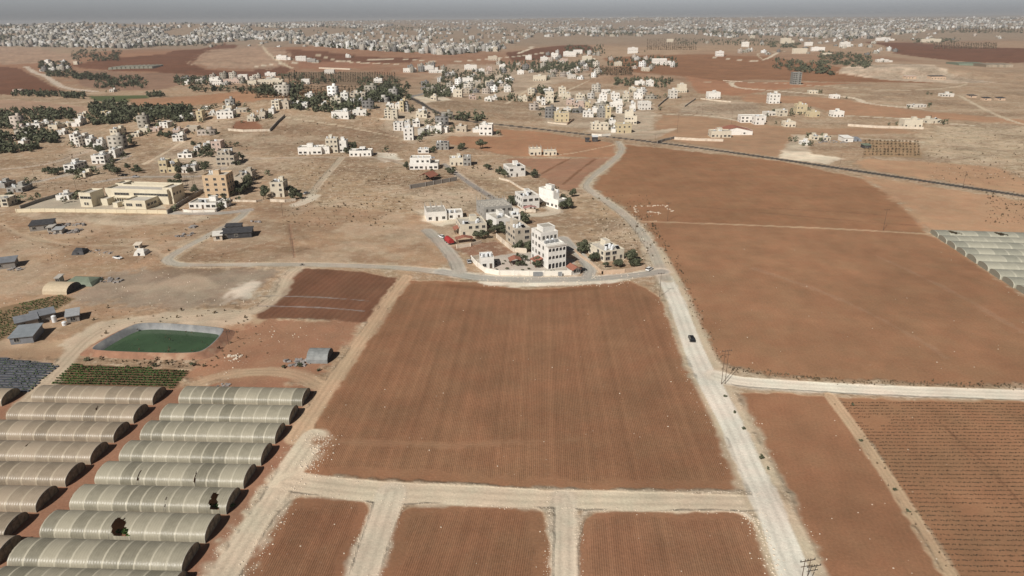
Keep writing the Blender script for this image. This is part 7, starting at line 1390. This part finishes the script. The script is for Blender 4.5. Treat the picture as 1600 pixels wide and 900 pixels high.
# ------------------------------------------------------------------ the far town: thousands of houses read as one mass
def box_houses(name_, out, lab_, g):
    A = np.array(out); n = len(A); sx = np.array([-1, 1, 1, -1, -1, 1, 1, -1]) * .5; sy = np.array([-1, -1, 1, 1, -1, -1, 1, 1]) * .5; sz = np.array([0, 0, 0, 0, 1, 1, 1, 1])
    lx = A[:, 3][:, None] * sx; ly = A[:, 4][:, None] * sy; c, s = np.cos(A[:, 6])[:, None], np.sin(A[:, 6])[:, None]
    V = np.stack([A[:, 0][:, None] + lx * c - ly * s, A[:, 1][:, None] + lx * s + ly * c, A[:, 2][:, None] - 3 + sz * (A[:, 5] + 3)[:, None]], 2)
    # stair room on each roof
    l2x = A[:, 3][:, None] * (sx * .3 + .15); l2y = A[:, 4][:, None] * (sy * .3 + .1); V2 = np.stack([A[:, 0][:, None] + l2x * c - l2y * s, A[:, 1][:, None] + l2x * s + l2y * c, A[:, 2][:, None] + A[:, 5][:, None] + sz * 2.4], 2)
    fc = np.array([[0, 1, 5, 4], [1, 2, 6, 5], [2, 3, 7, 6], [3, 0, 4, 7], [4, 5, 6, 7]]); Va = np.concatenate([V, V2]).reshape(-1, 3); F_ = (fc[None] + np.arange(2 * n)[:, None, None] * 8).reshape(-1, 4)
    pal = np.array([(.60, .58, .55), (.50, .46, .40), (.36, .33, .28), (.42, .40, .37), (.22, .21, .20), (.44, .38, .33), (.74, .73, .71)]); ci = g.integers(0, 7, n); colr = (.9 if name_ == 'town' else 1.0) * pal[ci] * g.uniform(.78, 1.1, (n, 1)); cc = np.repeat(np.concatenate([colr, colr]), 5, 0)
    cc[4::5] *= .82
    m = bpy.data.materials.new('town_walls'); m.use_nodes = True; nn = m.node_tree.nodes; l = m.node_tree.links; b = nn['Principled BSDF']; b.inputs['Roughness'].default_value = .9; b.inputs['Specular IOR Level'].default_value = .1
    at = nn.new('ShaderNodeAttribute'); at.attribute_name = 'wall'; uv = nn.new('ShaderNodeAttribute'); uv.attribute_name = 'win'
    br = nn.new('ShaderNodeTexBrick'); br.offset = 0; br.inputs['Scale'].default_value = 1; br.inputs['Brick Width'].default_value = 1; br.inputs['Row Height'].default_value = 1; br.inputs['Mortar Size'].default_value = .27; br.inputs['Mortar Smooth'].default_value = 0
    br.inputs['Color1'].default_value = br.inputs['Color2'].default_value = (.1, .1, .1, 1); br.inputs['Mortar'].default_value = (1, 1, 1, 1); l.new(uv.outputs['Vector'], br.inputs['Vector'])
    mx = nn.new('ShaderNodeMix'); mx.data_type = 'RGBA'; mx.blend_type = 'MULTIPLY'; mx.inputs[0].default_value = .9; l.new(at.outputs['Color'], mx.inputs[6]); l.new(br.outputs['Color'], mx.inputs[7]); l.new(mx.outputs[2], b.inputs['Base Color'])
    me = arr_mesh(name_, Va, F_, [m]); a_ = me.attributes.new('wall', 'FLOAT_COLOR', 'FACE'); a_.data.foreach_set('color', np.concatenate([cc, np.ones((len(cc), 1))], 1).astype(np.float32).ravel())
    # window grid: one cell per storey and 3.6 m of wall; roofs get none
    W_ = np.repeat(A[:, 3:4], 1, 1)[:, 0]; D_ = A[:, 4]; H_ = A[:, 5]; uvs = np.zeros((2 * n, 5, 4, 3), np.float32)
    for f, wl in enumerate((W_, D_, W_, D_)):
        nx = np.maximum(1, np.round(wl / 4.2)); nz = np.maximum(1, np.round(H_ / 3.3)); uvs[:n, f, 1, 0] = nx; uvs[:n, f, 2, 0] = nx; uvs[:n, f, 2, 1] = nz; uvs[:n, f, 3, 1] = nz; uvs[:n, f, 0, 1] = -nz * 3 / H_; uvs[:n, f, 1, 1] = -nz * 3 / H_
    a2 = me.attributes.new('win', 'FLOAT_VECTOR', 'CORNER'); a2.data.foreach_set('vector', uvs.ravel())
    tag(link(name_, me), lab_, 'town' if name_ == 'town' else 'houses', kind='stuff')
def town():
    n = 24000; g = np.random.default_rng(3); px = g.uniform(-500, 2100, n); bl = np.array([cityline(q) for q in px]); tp = 34.0 - 12 * px / 1600; py = tp + (bl - tp) * g.random(n) ** .95
    X, Y, Z = gp_many(px, py); dn = vnoise(X, Y, 420, 8); d2 = vnoise(X, Y, 1100, 12); d3 = vnoise(X, Y, 130, 15); out = []; tr = []
    for i in range(n):
        p = (X[i], Y[i], Z[i])
        if Y[i] > 17000 or (py[i] > bl[i] - 8 and g.random() < .2): continue
        if 1380 < px[i] < 1620 and 44 < py[i] < 60 and g.random() < .6: continue
        if d2[i] > .74 and g.random() < .85: continue                            # bare hillsides left between the quarters
        if dn[i] < .33:
            if g.random() < .8: tr.append((*p, g.uniform(4, 8)))
            continue
        if d3[i] < .27: continue                                               # open lots and streets
        k = 1 + max(0, (Y[i] - 3500) / 9000)
        out.append((*p, g.uniform(9, 18) * k, g.uniform(9, 15) * k, 3.3 * g.choice([1, 2, 2, 3, 3, 4, 4, 5]) + .8, g.uniform(-.6, .6)))
        if g.random() < .95: tr.append((p[0] + g.uniform(-16, 16), p[1] - g.uniform(4, 16), p[2], g.uniform(3.5, 7)))
    box_houses('town', out, 'pale town spreading over the horizon', g)
    mass('town_trees', [(a, b_, c_, q, q * .8) for a, b_, c_, q in tr], 'dark trees between the houses of the town', M['leaf'], 'trees', 7, .8)
town()
def fill_houses():
    g = np.random.default_rng(21); r = random.Random(8); out = []; tr = []
    for x0, x1, y0, y1, n in ((662, 800, 100, 148, 46), (800, 940, 84, 126, 40), (196, 330, 196, 214, 7), (300, 420, 164, 184, 14), (440, 620, 148, 172, 16), (1190, 1400, 60, 86, 34), (60, 110, 94, 112, 9), (600, 700, 176, 200, 8), (830, 1020, 143, 185, 22), (0, 120, 196, 210, 12), (290, 450, 122, 133, 18), (940, 1060, 92, 108, 12), (1090, 1200, 66, 84, 8), (640, 690, 105, 116, 6), (320, 520, 60, 74, 14), (120, 190, 216, 236, 5), (1420, 1600, 52, 66, 12)):
        for i in range(n):
            p = gp(r.uniform(x0, x1), r.uniform(y0, y1))
            if not free(p, 15): continue
            if any(abs(o[0] - p[0]) < 14 and abs(o[1] - p[1]) < 14 for o in out): continue
            out.append((*p, r.uniform(8, 15), r.uniform(8, 12), 3.3 * r.choice([1, 1, 2, 2, 3]) + .7, r.uniform(-.3, .3)))
            for k in range(3): tr.append((p[0] + r.uniform(-12, 16), p[1] + r.choice((r.uniform(-11, -7), r.uniform(8, 14))), p[2], r.uniform(1.5, 3.0), 2.2))
    box_houses('small_houses', out, 'small pale houses filling the distant hamlets', g)
    mass('garden_trees', tr, 'garden trees among the small distant houses', M['leaf'], 'trees', 26, .4)
fill_houses()
print('OBJECTS', len(bpy.data.objects), 'houses', len(HOUSES), 'trees', NTREE[0])
